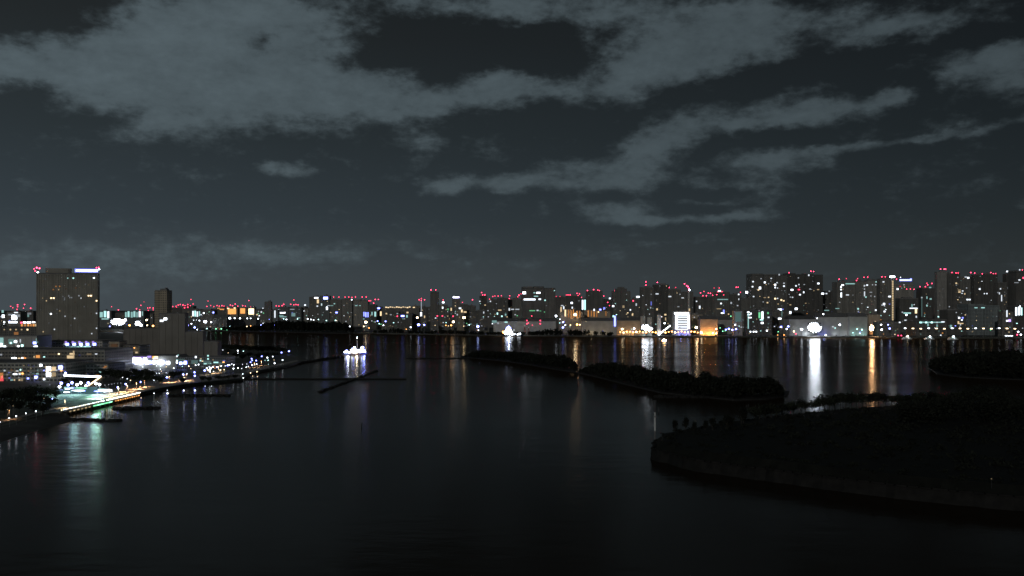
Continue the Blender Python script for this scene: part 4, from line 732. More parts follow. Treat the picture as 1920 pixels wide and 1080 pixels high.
FL = [(213,602,'W',3.2,30,2e5,"left of three harshly glaring white floodlights right of the hotel tower"),(224,603,'W',4.6,40,4e5,"biggest and whitest glaring floodlight right of the hotel tower"),(235,600,'W',3.0,25,1e5,"right of three harshly glaring white floodlights right of the hotel tower"),
 (206,612,'B',1.2,14,0,"small blue-white floodlight at the foot of the glaring trio by the hotel tower"),(257,606,'W',3.4,25,1e5,"white floodlight among orange lamps left of the plain slab tower"),(265,610,'W',2.6,20,0,"lower white floodlight among orange lamps left of the plain slab tower"),(243,610,'O',2.2,12,4e4,"orange floodlight between the two groups of white glare"),
 (275,600,'Y',2.2,14,0,"cream floodlight above the orange lamp left of the slab tower"),(276,610,'Y',1.4,14,3e4,"cream floodlight left of the orange lamp by the slab tower"),(287,611,'O',2.4,12,6e4,"bright orange floodlight at the foot of the plain slab tower"),(240,618,'W',1.2,14,0,"low white floodlight beneath the glaring trio, far from the slab tower"),
 (385,603,'W',3.4,35,4e5,"big white floodlight glaring below the pale blue window grid"),(396,604,'W',1.5,16,0,"smaller white floodlight just right of the big glare"),(352,610,'B',2.2,25,1e5,"blue-white floodlight at the left end of the quay by the dark warehouse"),(359,607,'W',1.3,14,0,"small white floodlight right beside the leftmost blue-white one"),(365,614,'B',2.0,22,5e4,"blue-white floodlight low over the water left of the dark warehouse"),(370,618,'W',1.1,12,0,"small white lamp lowest on the quay left of the green lights"),(374,601,'W',1.2,12,0,"small white lamp left of the big glare below the pale window grid"),(388,616,'T',1.2,8,0,"pale teal lamp on the quay left of the green lights"),
 (405,616.5,'G',1.5,5,3e4,"leftmost green lamp on the dark quay"),(415,616.5,'G',1.5,5,3e4,"middle green lamp on the dark quay"),(424,616,'G',1.5,5,3e4,"right upper green lamp on the dark quay"),(426,622,'G',1.2,4,0,"green lamp lowest at the waterline"),(431,612,'T',1.1,7,0,"small teal lamp right of the green lamps"),
 (431,596.5,'W',2.4,20,0,"biggest white lamp in front of the long dark shed"),(440,596.5,'W',1.6,10,0,"second white lamp in front of the long dark shed"),(450,597,'W',1.7,12,0,"third white lamp in front of the long dark shed"),(463.5,597,'W',1.4,12,0,"fourth white lamp in front of the long dark shed"),(470,597,'W',1.2,10,0,"fifth white lamp in front of the long dark shed"),(484,597.5,'W',1.5,12,0,"white lamp just past the right end of the long dark shed"),
 (463,612,'Y',1.2,6,0,"yellowish lamp among trees below the beige blocks"),(470,611,'O',1.3,5,0,"orange lamp among trees below the beige blocks"),
 (490,610,'B',2.2,22,6e4,"single blue-white lamp before the wooded point"),(513,609.5,'B',2.0,22,5e4,"left of two touching blue-white lamps before the wooded point"),(521,609.5,'B',2.0,22,5e4,"right of two touching blue-white lamps before the wooded point"),
 (532,598,'T',1.1,6,0,"teal lamp above the wooded point below the bright window strip"),(537,599,'W',1.4,10,0,"white lamp above the wooded point below the bright window strip"),(558,598,'T',1.2,7,0,"teal lamp above the middle of the wooded point"),(577,598,'W',1.4,10,0,"white lamp above the wooded point, left of a close trio"),(583,599,'W',1.2,10,0,"middle lamp of the close trio above the wooded point"),(588,600,'W',1.2,9,0,"right lamp of the close trio above the wooded point"),(597,599,'T',1.2,7,0,"teal lamp above the right part of the wooded point"),(595,604.5,'W',1.1,7,0,"white lamp low against the wooded point"),(612,601,'T',1.2,6,0,"teal lamp below the blue roof sign"),(629,600.5,'T',1.3,6,0,"pale teal lamp at the right end of the wooded point"),
 (656,612,'W',1.3,11,0,"lone white lamp on the dark shore right of the wooded point"),(686,604,'Y',2.8,30,2.5e5,"glaring cream floodlight on the shore below tall blue light strips"),(682,612,'Y',1.4,9,6e4,"small cream lamp under the glaring cream floodlight"),(692,615,'O',1.3,7,5e4,"orange lamp at the waterline under the glaring cream floodlight"),
 (708,602,'B',1.5,12,0,"blue-white lamp right of the glaring cream floodlight"),(723,602.5,'B',1.7,12,0,"blue-white lamp below the warm vertical window strips"),(719,610,'W',1.3,10,0,"low white lamp below the warm vertical window strips"),(711,607,'T',1.2,6,0,"teal lamp between two blue-white lamps"),(738,605,'T',1.1,5,0,"faint teal lamp below the long dark low block"),
 (770,613.5,'W',1.5,13,0,"white lamp low on the shore left of a blue-white pair"),(785,609,'B',2.8,30,1.5e5,"larger of the blue-white pair below the red-topped lit mast"),(795.5,609,'B',1.8,20,0,"smaller of the blue-white pair below the red-topped lit mast"),(782.5,595.5,'Y',2.2,20,0,"cream lamp below the gold windows left of the slab tower"),
 (850,603.5,'Y',2.6,26,2.5e5,"glaring cream lamp amid orange glow right of the grey slab tower"),(846,610,'O',1.8,10,2e5,"orange lamp at the water amid orange glow right of the grey slab tower"),(836,610,'O',1.3,6,6e4,"weak orange lamp left of the orange glow"),(810,621,'O',1.2,3,6e4,"faint orange lamp at the waterline under the grey slab tower"),(870,595.5,'Y',3.0,30,1.6e5,"glaring cream lamp high above the quay, below gold windows"),(880,609,'T',1.3,8,0,"pale teal lamp between cream glare and blue-white quay lamp"),(896,612,'B',2.8,30,3.5e5,"blue-white quay lamp with a blue streak below, left of the moored ship"),(897,619,'W',1.1,8,0,"small white lamp just under the blue-white quay lamp"),
 (1042.5,592.5,'W',2.2,25,0,"bright white lamp at the right end of the long grey shed"),(1050,598.5,'W',1.1,8,0,"small lamp under the bright lamp by the grey shed"),(1056,604,'B',1.8,20,0,"upper of two blue-white lamps beside the orange-lit columns"),(1055.5,614,'B',2.0,24,0,"lower of two blue-white lamps beside the orange-lit columns"),(1060,609.5,'W',1.3,12,0,"white lamp squeezed between two blue-white ones"),(1049.5,605.5,'T',1.0,6,0,"teal lamp left of the two blue-white lamps"),
 (1078.5,590,'Y',3.2,30,1.2e6,"glaring warm lamp in the middle of the orange-lit columns"),(1082,608.5,'O',2.2,16,2e5,"orange lamp on the quay before the orange-lit columns"),(1087,609,'Y',1.3,10,0,"cream lamp on the quay beside the orange one"),
 (1166.5,617,'Y',2.2,25,1.5e5,"cream floodlight at the left end of the orange quay"),(1169,624,'W',1.5,16,0,"white lamp at the waterline, left end of the orange quay"),(1189,616,'W',1.8,18,0,"white floodlight before the brown floodlit shed"),
 (1246,606,'W',1.5,20,0,"white lamp by the slanting lit conveyor"),(1305.5,614,'Y',3.0,30,9e5,"glaring cream floodlight right of the dazzling white building"),(1315,624,'Y',2.6,24,2.5e5,"cream floodlight at the right end of the orange quay"),(1343,617,'Y',1.7,16,0,"yellow lamp right of the orange floodlit shed"),(1336,625,'Y',1.5,12,0,"left one of two low cream lamps by the orange shed"),(1343,625,'Y',1.5,12,0,"right one of two low cream lamps by the orange shed"),
 (1355,621,'G',1.2,6,0,"small green lamp left of the blue lamp cluster"),(1361,618,'B',1.8,16,0,"leftmost lamp of the blue-white cluster before the pale panel block"),(1366.5,616.5,'B',2.0,22,1e5,"second lamp of the blue-white cluster before the pale panel block"),(1373,618.5,'B',2.0,20,0,"third lamp of the blue-white cluster before the pale panel block"),(1380,617,'B',2.0,22,1e5,"rightmost lamp of the blue-white cluster before the pale panel block"),(1378.5,609,'W',1.6,14,0,"white lamp above the blue-white cluster"),
 (1464.5,613,'B',2.0,22,0,"left upper lamp of a white trio left of the huge glare"),(1478,612,'B',2.0,22,0,"right upper lamp of a white trio left of the huge glare"),(1475,617,'W',1.6,18,0,"lower lamp of a white trio left of the huge glare"),(1488.5,621.5,'Y',1.6,15,0,"cream lamp between white trio and huge glare"),(1459,622,'G',1.3,3,0,"dim greenish lamp at the orange quay left of the huge glare"),(1492,626,'R',1.5,6,0,"red lamp low on the quay left of the huge glare"),
 (1470,628,'O',1.3,7,1.6e5,"orange lamp low on the quay below the white trio"),(1458,629,'O',1.1,5,1e5,"weaker orange lamp low on the quay left of the white trio"),
 (1503,617.5,'W',2.4,26,2e5,"white floodlight just left of the huge glare"),(1532,597,'W',1.3,14,0,"white lamp on a pole above the huge glare"),(1543.5,589,'W',1.7,18,0,"white lamp highest above the huge glare, to its right"),(1548,630.5,'W',1.6,16,0,"white lamp at the waterline right of the huge glare"),(1574.5,609,'W',2.0,20,1.2e5,"white floodlight on the front of the big dull grey shed"),
 (1607,617,'T',1.3,8,4e4,"pale teal lamp, left one before the pale green-grey shed"),(1616,618,'T',1.5,10,6e4,"pale teal lamp, right one before the pale green-grey shed"),(1599,624,'T',1.2,6,0,"low teal lamp left of two before the pale green-grey shed"),(1612,625,'W',1.2,8,0,"low white lamp between two teal ones"),
 (1652,609,'W',1.7,16,0,"upper left lamp right of the warm glare"),(1653,618,'W',2.0,20,5e4,"lower left lamp right of the warm glare"),(1665,609,'B',1.5,14,0,"upper right lamp of four right of the warm glare"),(1668,616,'B',2.0,20,1e5,"lower right lamp of four right of the warm glare"),
 (1684,629,'R',1.4,9,0,"left one of two red quay lamps right of the warm glare"),(1690,629,'R',1.4,9,0,"right one of two red quay lamps right of the warm glare")]
for px, py, c, sz, s, pw, lab in FL: mast(px, py, c, sz, s, pw, label=lab)
# the two great glares: floodlights on a scaffold, heads scattered to imitate lens glare
def bank(px, py, c, nx, nz, pitch, r_, s, power, label, lc=None):
    Y = shoreY(px)+24; p = at(px, py, Y); o = thing("floodlight_bank", label, "floodlight", (p.x, Y, GZ)); zc = p.z-GZ
    mb = MB()
    for i in range(nx+1):
        x = (i-nx/2)*pitch; mb.cyl((x, .6, 0), (x, .6, zc+nz*pitch/2), .18, .18, 6)
    for k in range(nz): z = zc+(k-(nz-1)/2)*pitch; mb.box(-nx*pitch/2, nx*pitch/2, .45, .75, z-.15, z+.15)
    mb.build("scaffold", STEEL, o)
    MB().box(-nx*pitch/2, nx*pitch/2, .76, .9, zc-nz*pitch/2, zc+nz*pitch/2).build("backboard", DARKMETAL, o)  # board added to keep the lamps from lighting the sheds behind
    rb_ = random.Random(px)
    for i in range(int(nx*nz*1.7)):
        a_, q = rb_.random()*6.283, rb_.random()**.62
        rr = r_*(1.0-.6*q)*rb_.uniform(.6, 1.1)
        obj("lamp_head", unit('ball', GM(c, s)), o, (math.cos(a_)*q*nx*pitch*.5, -.2-rb_.random()*.6, max(1.2-0, zc+math.sin(a_)*q*nz*pitch*.5)), 0, (rr, rr*.7, rr))
    for dx in (-.27, -.09, .09, .27): spot_light("lamp", o, (dx*nx*pitch, -3.5, zc), lc or c, power/4, 3.0)
    point_light("lamp", o, (0, -3.5, zc-2), c, power*.0012, 2.0)
    return o
bank(1527, 614, 'W', 10, 7, 3.4, 1.25, 60, 7e6, "huge dazzling white floodlight bank on the quay with the longest streak below")
bank(1634, 615, 'Y', 4, 6, 2.9, 1.2, 30, 2.8e6, "warm dazzling floodlight bank on the quay with an orange streak below", "O")
bank(221, 603.5, 'W', 13, 6, 3.7, 1.25, 40, 8e5, "harsh white heap of floodlights between hotel tower and slab tower")  # bank added over the masts to spread their glare
bank(259, 606.5, 'W', 7, 5, 3.2, 1.1, 30, 3e5, "smaller white heap of floodlights just left of the slab tower", "Y")  # added bank, widens the white glare by the slab tower
bank(1210, 614.5, 'W', 8, 5, 3.0, 1.2, 34, 1.2e6, "left dazzling white floodlight heap on the orange quay, before pale silos")
bank(1221, 617, 'W', 3, 3, 2.9, 1.15, 26, 3e5, "small white floodlight heap right beside the larger one before the silos")
# quay of the orange works: a row of sodium lamps
for k in range(26):
    px = 1163+k*6.05
    mast(px, 622.5+math.sin(k*1.9)*1.0, 'Y' if k % 4 == 1 else 'O', 1.35+.3*((k*7) % 3), 16, 8e5 if k in (7, 24) else 0, Y=shoreY(px)+9, lit_ground=False, label="sodium lamp on the orange quay, %s in its row" % order(k, 26), group="sodium lamps along the orange quay", cat="quay lamp", name="quay_lamp")
# lamps strung along the right-hand pier
for k in range(15):
    px = 1697+k*14.7
    o = mast(px, 615.5+(k % 3)*.4, 'Y' if k % 3 else 'W', 1.35, 7, 0, label="lamp on the right-hand pier, %s in its row" % order(k, 15), group="lamps along the right-hand pier", cat="pier lamp", name="pier_lamp", heads=2)
# wash lights in front of the floodlit sheds
def wash(px, c, power, dist=11, z=3.0):
    q = host(px, 616) or host(px, 606)
    if not q: MISS.append((px, 'wash')); return
    p, t = face_point(q, px, 612); p.y -= dist; p.z = z
    f = MB().box(-.9, .9, -.4, .4, z*-1+.1, .3).build("wash_light", DARKMETAL, q[5], p)
    obj("lens", unit('box', GM(c, 9)), f, (0, .5, .1), 0, (1.4, .15, .3)); point_light("lamp", f, (0, 1.6, .4), c, power, .6)
for px in (1320, 1330, 1340): wash(px, 'O', 1.6e5)
for px in (1166, 1178, 1190): wash(px, 'O', 2.4e4); wash(px+4, 'Y', 1.6e4)
for px in (1638,): wash(px, 'O', 4e4)
for px in (1275, 1288): wash(px, 'B', 6e4)
for px in (1108, 1132): wash(px, 'Y', 1.2e4)
for px, q_ in ((1542, 4e4), (1565, 2e4), (1583, 1.2e4)): wash(px, 'B' if px < 1550 else 'W', q_)  # bluish left lamp added to imitate the bank's halo on the shed
for px in (1602, 1618): wash(px, 'T', 3.0e4)
for px, q_ in ((1492, 1e4), (1512, 5e4)): wash(px, 'W', q_)  # stronger right lamp imitates the bank's halo on this shed
for px in (950, 1000, 1030): wash(px, 'W', 2e3)
# floodlit silos and white stack of the works
def silo(px, x_r, top, dy, label, mat, wash_c=None, power=0):
    Y = shoreY(px)+dy; z1 = H-(top-HY)*Y/F-GZ; r_ = x_r*Y/F
    o = thing("silo", label, "silo", ((px-CX)*Y/F, Y, GZ))
    MB().cyl((0, 0, 0), (0, 0, z1*.93), r_, r_, 24).build("barrel", mat, o)
    MB().cyl((0, 0, z1*.93+.003), (0, 0, z1), r_*1.02, r_*.25, 24).build("cap", STEEL, o)
    if power:
        f = MB().box(-.6, .6, -.4, .4, 0, .8).build("wash_light", DARKMETAL, o, (0, -r_-8, .2)); obj("lens", unit('box', GM(wash_c, 9)), f, (0, .5, .5), 0, (1, .15, .4)); point_light("lamp", f, (0, 1.3, .6), wash_c, power, .6)
    return o
silo(1206, 5, 590, 52, "fat pale silo glowing green-white at its foot, left of the pair", WALL['h'], 'T', 1.6e4)
silo(1218, 4.6, 592, 52, "fat pale silo, right one of the pair, left of the white stack", WALL['h'], 'W', 1.2e4)
silo(1235.5, 3.6, 587.5, 50, "slim brilliantly white floodlit silo left of the slanting conveyor", WHITEP, 'W', 1.2e5)
Y = shoreY(1245)+40; a_, b_ = at(1234, 620, Y), at(1257, 602, Y)
o = thing("conveyor", "slanting white-lit conveyor rising left of the dazzling white building", "conveyor", (a_.x, Y, GZ))
e_ = b_-a_; MB().cyl((0, 0, 1.5), (e_.x, 0, e_.z+1), 1.6, 1.6, 4).build("gallery", WHITEP, o)
MB().cyl((e_.x*.95, 0, 0), (e_.x*.95, 0, e_.z), .5, .5, 6).cyl((e_.x*.5, 0, 0), (e_.x*.5, 0, e_.z*.5), .5, .5, 6).build("trestle", STEEL, o)
for k in range(7): obj("gallery_light", unit('box', GM('W', 7)), o, (e_.x*(k+.6)/7, -1.8, 1.5+e_.z*(k+.6)/7), 0, (3.6, .5, 3.0))
WALL['p'] = PLAIN
# ------------------------------------------------------------------ near waterfront on the left
LB = 2.5
def block(x0, x1, top, Y, wall, nwin, label, dep, cat="building", name="building", roof="flat", piers=True):
    return bld(x0, x1, top, None, wall, nwin, label, cat, name, base=LB, Yabs=Y, dep=dep, roof=roof, piers=piers)
# hotel tower
HYY = 1250.0
x0, x1, top = 67, 185, 514
dep = 16.0; HYAW = rad(15)
Xc = ((x0+x1)/2-CX)*HYY/F; h = H-(top-HY)*HYY/F-LB
w = (x1-x0-4)*HYY/F/(math.cos(HYAW)+math.sin(HYAW)*.47)
hotel = thing("hotel_tower", "broad beige hotel tower with a glowing blue-white roof sign, standing highest on the left", "hotel", (Xc-math.sin(HYAW)*dep/2, HYY+math.cos(HYAW)*dep/2, LB), HYAW)
hotel_rec = (x0, x1, top, HYY, dep, hotel, HYAW, w, h, h); BL.append(hotel_rec)
hw, hd = w/2, dep/2; nb, nf = 26, 36
mb = MB(); mb.box(-hw, hw, -hd+.5, hd, 0, h)
bw = w/nb; fh = (h-8)/nf
for i in range(nb+1):
    x = -hw+i*bw; wd = .75 if i % 2 else .5
    mb.box(max(-hw, x-wd), min(hw, x+wd), -hd, -hd+.52, 0, h-1)
for i in range(0, nb, 2):  # shallow bay fronts every other module
    mb.box(-hw+i*bw+.8, -hw+(i+1)*bw-.55, -hd+.2, -hd+.52, 6, h-6)
for k in range(nf): mb.box(-hw+.1, hw-.1, -hd+.12, -hd+.515, 6+k*fh, 6+k*fh+fh*.45)
for k in range(4): mb.box(-hw+k*w/3.999-.0, -hw+k*w/3.999+.9, -hd-.3, -hd+.02, 0, h-.5) if k < 3 else None
BEIGE = rough_mat("beige_precast", (.30, .29, .255), var=.15, scale=.06, rnd=.05)
mb.build("wall", BEIGE, hotel)
rb = MB(); rb.box(-hw+.5, hw-.5, -hd+.8, hd-.5, h+.002, h+.5)
for q in ((-hw, hw, -hd, -hd+.5), (-hw, hw, hd-.5, hd), (-hw, -hw+.5, -hd+.5, hd-.5), (hw-.5, hw, -hd+.5, hd-.5)): rb.box(*q, h+.003, h+1.6)
rf = rb.build("roof", ROOF, hotel)
ph = H-(503-HY)*HYY/F-LB
px2x = lambda px: max(-hw, min(hw, face_point(hotel_rec, px, 510)[0].x))
pb = MB(); pb.box(px2x(84), px2x(131), -hd+3, hd-4, h+.5, ph); pb.box(px2x(86), px2x(128), -hd+2, -hd+3.05, h+.5, ph-1.2)
pb.build("plant_room", BEIGE, rf)
sg = MB(); sg.box(px2x(141), px2x(184), -hd+1.4, -hd+1.9, h+1.9, ph+.6)
for px in (143, 155, 169, 181): sg.cyl((px2x(px), -hd+2.4, h), (px2x(px), -hd+2.4, ph), .2, .2, 6)
sf = sg.build("roof_sign", DARKMETAL, rf)
obj("sign_face", unit('box', GM('B', 1.7, 'AUTO')), sf, ((px2x(141.5)+px2x(182.5))/2, -hd+1.25, (h+2.4+ph)/2), 0, (41*HYY/F, .3, (ph-h-3)*.98))
obj("sign_band", unit('box', GM('W', 9)), sf, ((px2x(143.5)+px2x(181.5))/2, -hd+1.0, (h+2.6+ph)/2-.3), 0, (37*HYY/F, .25, (ph-h-3)*.42))
for px, py, c, s, sz in ((64, 504, 'R', 9, 1.5), (69, 502, 'R', 12, 2.0), (74, 503, 'R', 14, 1.7), (66, 508, 'R', 8, 1.5), (71, 511, 'W', 16, 2.2), (181, 502, 'R', 8, 1.6), (186, 505, 'W', 14, 1.6), (185, 501.5, 'R', 9, 1.5)):
    p = face_point(hotel_rec, px, py, -1.2)[0]; lx = p.x; lz = p.z
    mm = MB().cyl((0, 0, min(0, h-lz)-.1), (0, 0, 0), .25, .2, 6) if abs(lx) < hw else MB().cyl((math.copysign(hw-.3, lx)-lx, 0, h+.4-lz), (0, 0, 0), .25, .2, 6)
    m = mm.build("mast", STEEL, rf, (lx, -hd+1.2, lz)); obj("aviation_light", unit('ball', GM(c, s)), m, (0, 0, 0), 0, (sz*.5,)*3)
for px, py, c, s in [(127,521.5,'T',.9),(137.5,521.5,'T',2.2),(176,521,'W',5),(105,537,'O',.5),(112,537,'O',.5),(100,543,'O',.4),(110,543,'Y',.5),(96,559,'Y',5),(100.5,559,'Y',5),(87,564,'Y',.8),(80,559,'Y',.25),(129,555,'W',.35),(131,558,'W',.3),(134.5,558,'W',.3),(121,559,'W',.2),(121,562,'W',.2),
    (148,554.5,'W',.5),(152,559,'W',1.0),(166,554.5,'Y',4),(170.5,554.5,'Y',5),(181,564,'Y',4),(95.5,588.5,'W',7),(112,583,'Y',.4),(122,593,'W',.7),(140,597,'W',1.2),(102,617.5,'W',1.4),(81,622,'Y',.7),(181,615.5,'W',1.3),(172,625.5,'W',1.0),(181,587.5,'W',1.3),(107,580,'W',.15),(118,556,'W',.15),(142,540,'O',.12),(160,533,'W',.12),(158,575,'W',.12),(133,610,'W',.1),(150,621,'W',.1),(92,606,'W',.1)]:
    lit(px, py, 2.6 if s > 2 else 1.9, 2.2, c, s*.8, rec=hotel_rec)
for k in range(26): lit(72+k*4.3, 516+R.randrange(30)*3.6, 1.8, 1.4, R.choice('WYO'), R.choice((.05, .07, .1)), rec=hotel_rec)
# slab tower and the dark stepped blocks behind the promenade
block(290, 312, 545, 1750, 'w', 0, "plain beige slab tower without any lit window, right of the hotel", 30, T, "slab_tower", "plant")
B_tall = block(298, 346, 588, 1180, 'p', 0, "tall dark block of the shopping complex, highest right behind the promenade", 14)
block(232, 297, 617, 1200, 'p', 0, "long dark block of the shopping complex, below the harsh white glare", 14)
block(348, 380, 623, 1130, 'p', 0, "darkest lower block at the right end of the shopping complex", 14)
block(383, 408, 641, 1090, 'p', 0, "lowest grey block at the far right end of the shopping complex", 14)
B_dk1 = block(205, 224, 641, 1070, 'w', 0, "narrow beige stair block left of the yellowish terrace wall", 20)
B_dk2 = block(225, 262, 649, 1075, 'w', 0, "wide low yellowish-lit terrace wall behind the bright promenade lamps", 30)
B_arc = block(203, 330, 668, 1005, 'h', 0, "low promenade arcade blazing with a long row of white lamps", 34, name="arcade", piers=False)
B_arc2 = block(331, 425, 671, 1005, 'g', 0, "darker right wing of the promenade arcade with teal glow and sparse lamps", 30, name="arcade", piers=False)
B_up = block(-70, 66, 631, 1120, 'h', 0, "pale flat-roofed hall washed in teal light at the far left, below the orange block", 40)
B_pod = block(84, 190, 640, 1180, 'l', 1, "hotel podium with five blue-white lamps and a glowing teal canopy strip", 40)
B_m2 = block(-70, 204, 657, 930, 'm', 3, "upper tier of the long stepped mall, with a yellow-lit doorway box", 60, name="mall_tier")
B_m1 = block(-70, 119, 681, 835, 'm', 2, "lower front tier of the mall with bright square windows and blue signs", 60, name="mall_tier")
B_m3 = block(120, 203, 684, 880, 'l', 1, "right front tier of the mall with a pinkish lit pillar", 38, name="mall_tier")
B_or = block(38, 70, 604, 1900, 'o', 0, "orange floodlit block with dark columns touching the left edge of the hotel", 40)
B_rw = block(-40, 66, 614, 1500, 'd', 0, "long dark roof with five evenly spaced dim lamps, left of the hotel base", 40, name="long_hall")
for px, py, w_, h_, c, s in [(8,618,2.4,2.4,'Y',.4),(19.5,618,2.6,2.6,'Y',.7),(30,618,2.6,2.4,'Y',.6),(40.5,618,2.6,2.4,'Y',.5),(51.5,618,3,3,'Y',2)]: lit(px, py, w_, h_, c, s, "wall_lamp", rec=B_rw)
lit(30.5, 627, 9, 10, 'O', .25, "lit_bay", rec=B_rw)  # glow panel stands for a small orange-lit dome
for k, px in enumerate((41, 47, 53, 58, 63, 67)): lit(px, 611.5, 3.2, 9, 'O' if k < 5 else 'Y', .55 if k % 2 else .9, "lit_bay", rec=B_or)  # glow panels stand for the floodlight on the orange front
for px, py, w_, s in ((40,605,3,6),(46,604.5,5,7),(54,604.5,8,7),(63,604,6,4)): lit(px, py, w_, 2.6, 'W' if px > 45 else 'R', s, "roof_lamp", rec=B_or)
for px, py, w_, h_, c, s, nm in [(2,643,9,22,'T',.55,'lit_bay'),(2,648,7,10,'W',9,'window'),(8,651,6,4.5,'W',10,'window'),(22,640,14,10,'T',.18,'lit_bay'),(20.5,643,4,3.4,'T',3,'wall_lamp'),(29,640.5,5,4,'W',7,'wall_lamp'),(41.5,648,4,4,'T',4,'wall_lamp'),(34.5,650,4,4.5,'W',7,'wall_lamp'),(21.5,653,3.6,3.6,'W',7,'wall_lamp'),(38,639,2,7,'W',.6,'window'),(37,659,6,2.6,'T',.6,'window')]: lit(px, py, w_, h_, c, s, nm, rec=B_up)  # the teal panels paint the wash of light on the hall wall
for px, py, w_, h_, c, s, nm in [(65,643,6,4.5,'B',9,'wall_lamp'),(75.5,638,1.6,8,'T',.35,'canopy_strip'),(73,641.5,8,1.5,'T',.4,'canopy_strip'),(65,650.5,4,4,'W',3.4,'window'),(70,650,4,4,'W',4,'window'),(75.5,650,4.5,4,'W',5,'window')]: lit(px, py, w_, h_, c, s, nm, rec=B_up if px < 66 else B_up)
for px in (126, 139, 151.5, 164, 177):
    lit(px, 645.5, 6, 4.6, 'B', 10, "wall_lamp", rec=B_pod); lit(px-2.5, 642, 4, 5, 'P', .9, "lamp_hood", rec=B_pod)  # violet patch beside each lamp imitates its colour fringe
for k in range(12): lit(122+k*4.2, 651.3-k*.12, 4.0, 1.8, 'T', 1.4 if k % 3 else 2.2, "canopy_strip", rec=B_pod)
for px, py, w_, h_, c, s, nm in [(26.5,672.5,10,4.2,'W',9,'window'),(36,672.5,5,3,'Y',1.6,'window'),(42,672,4,3.6,'W',4,'window'),(13,679.5,5,7,'R',1.5,'sign'),(13,678,2,3,'W',5,'sign'),(18.5,680,1.4,6,'Y',1.2,'window'),(71,668.5,8,5.5,'O',.9,'window'),(64,669,2,3.4,'Y',.6,'window'),(70,675,6,3,'R',.35,'window'),(66.5,682,3,2,'Y',.5,'window'),
    (135,663.5,10,3.4,'Y',.9,'window'),(132,669.5,14,6.5,'Y',.75,'window'),(138,665,2.4,16,'Y',.5,'doorway'),(167,664,10,3,'Y',.14,'window'),(100,664,18,2,'Y',.06,'window'),(2,665,4,3,'W',.35,'window')]: lit(px, py, w_, h_, c, s, nm, rec=B_m2)
for px, py, w_, h_, c, s, nm in [(91,691.5,8.6,8,'W',7,'window'),(100.8,691.5,8.2,8,'Y',.85,'window'),(91,702.3,8.6,8.5,'W',8,'window'),(100.8,702,8.4,8.5,'Y',.35,'window'),(113.5,689,8,8,'B',7,'window'),(28.5,701.5,9,2.8,'W',2.4,'sign'),(37,701,3.4,2.8,'W',1.6,'sign'),(52.5,709.5,3.4,3.4,'B',5,'sign'),(67.5,707.5,5,5.5,'B',11,'sign'),
    (2,707,8,18,'O',.45,'sign'),(4,707,3.4,5,'R',6,'sign'),(3,716,7,7,'R',1.0,'sign'),(82.5,694.5,2,2,'B',3,'wall_lamp'),(76.5,685,4.4,4.4,'W',8,'wall_lamp'),(82.5,711,3,3,'W',5,'wall_lamp'),(41,713,4,7,'Y',.25,'window'),(27,713,2.4,2.4,'Y',.7,'wall_lamp'),(36.5,717.5,3,2.6,'Y',.7,'wall_lamp'),(22,726,5,2.4,'T',.5,'window')]: lit(px, py, w_, h_, c, s, nm, rec=B_m1)
for px, py, w_, h_, c, s, nm in [(157,692,6,14,'O',.12,'pillar_panel'),(117.8+3,686,2.4,2.4,'W',5,'wall_lamp'),(148,700,20,2,'Y',.1,'window')]: lit(px, py, w_, h_, c, s, nm, rec=B_m3)
lit(205, 667, 6, 5, 'R', 1.0, "sign", rec=B_dk1); lit(240, 662, 6, 3, 'W', 1.0, "wall_lamp", rec=B_dk2); lit(256, 661, 5, 3, 'Y', .6, "wall_lamp", rec=B_dk2); lit(243, 655, 34, 8, 'Y', .055, "lit_bay", rec=B_dk2); lit(214, 650, 14, 12, 'O', .05, "lit_bay", rec=B_dk1)  # the faint wide boxes paint lamplight on the terrace and stair walls
lit(303, 601.5, 6, 3, 'W', 5, 'wall_lamp', rec=B_tall); lit(310, 598, 6, 4, 'W', 8, 'wall_lamp', rec=B_tall)
# arcade lamps
ARC = [(206,676,5,5),(213.5,677.5,5,5),(222.5,675.5,6,7),(230,677.5,5,5),(236,674,7,6),(240,680,6,5),(245,673,7,6),(247,678,6,5),(253,673,7,6),(255,680,6,6),(260.5,674,7,6),(264,679.5,7,6),(269,679,6,6),(272,673.5,6,5),(276,679.5,6,6),(281,679.5,6,6),(289,679,6.5,6.5),(298,679.5,5.5,5.5),(307,679.5,4,6),(315,680.5,6.5,5.5)]
for k, (px, py, w_, h_) in enumerate(ARC): lit(px, py, w_, h_, 'B' if k % 3 == 0 else 'W', 16, "arcade_lamp", rec=B_arc, sample='NONE')
for k in range(5): lit(218+k*3.6, 685.5-k*.55, 3.6, 3, 'W', 7, "window", rec=B_arc)
lit(209, 687, 4, 4, 'W', 3, "window", rec=B_arc); lit(291, 670.5, 10, 5.5, 'Y', 2.6, "sign", rec=B_arc); lit(288, 669.5, 4, 3.4, 'O', 2.4, "sign", rec=B_arc); lit(255, 670, 40, 2.4, 'P', .8, "sign_band", rec=B_arc); lit(280, 669, 8, 4, 'P', 1.0, "sign_band", rec=B_arc)
for px, py, w_, h_, c, s in [(325,678,3.6,6,'W',9),(333,676,30,7,'T',.10),(339,681,5.4,5.4,'B',16),(347,680,6.4,6,'B',18),(329,675,3,2.6,'T',2),(326,668,3,3,'W',2),(334,666,2.4,2.4,'T',.8),(365,679,14,8,'T',.13),(388,680,16,7,'T',.12),(410,681,16,5,'T',.10),(376,676,3,3,'T',1.2),(390,673,3,3,'T',1.4),(390,667,3,3,'T',1.4),(367,669.5,3,4,'W',2.4),(385,682,6,2.2,'T',1.5),(393,681.5,6,2.2,'T',1.1),(405,679.5,10,2.4,'T',1.4)]: lit(px, py, w_, h_, c, s, "arcade_lamp" if s > 1.9 else "lit_panel", rec=B_arc2)
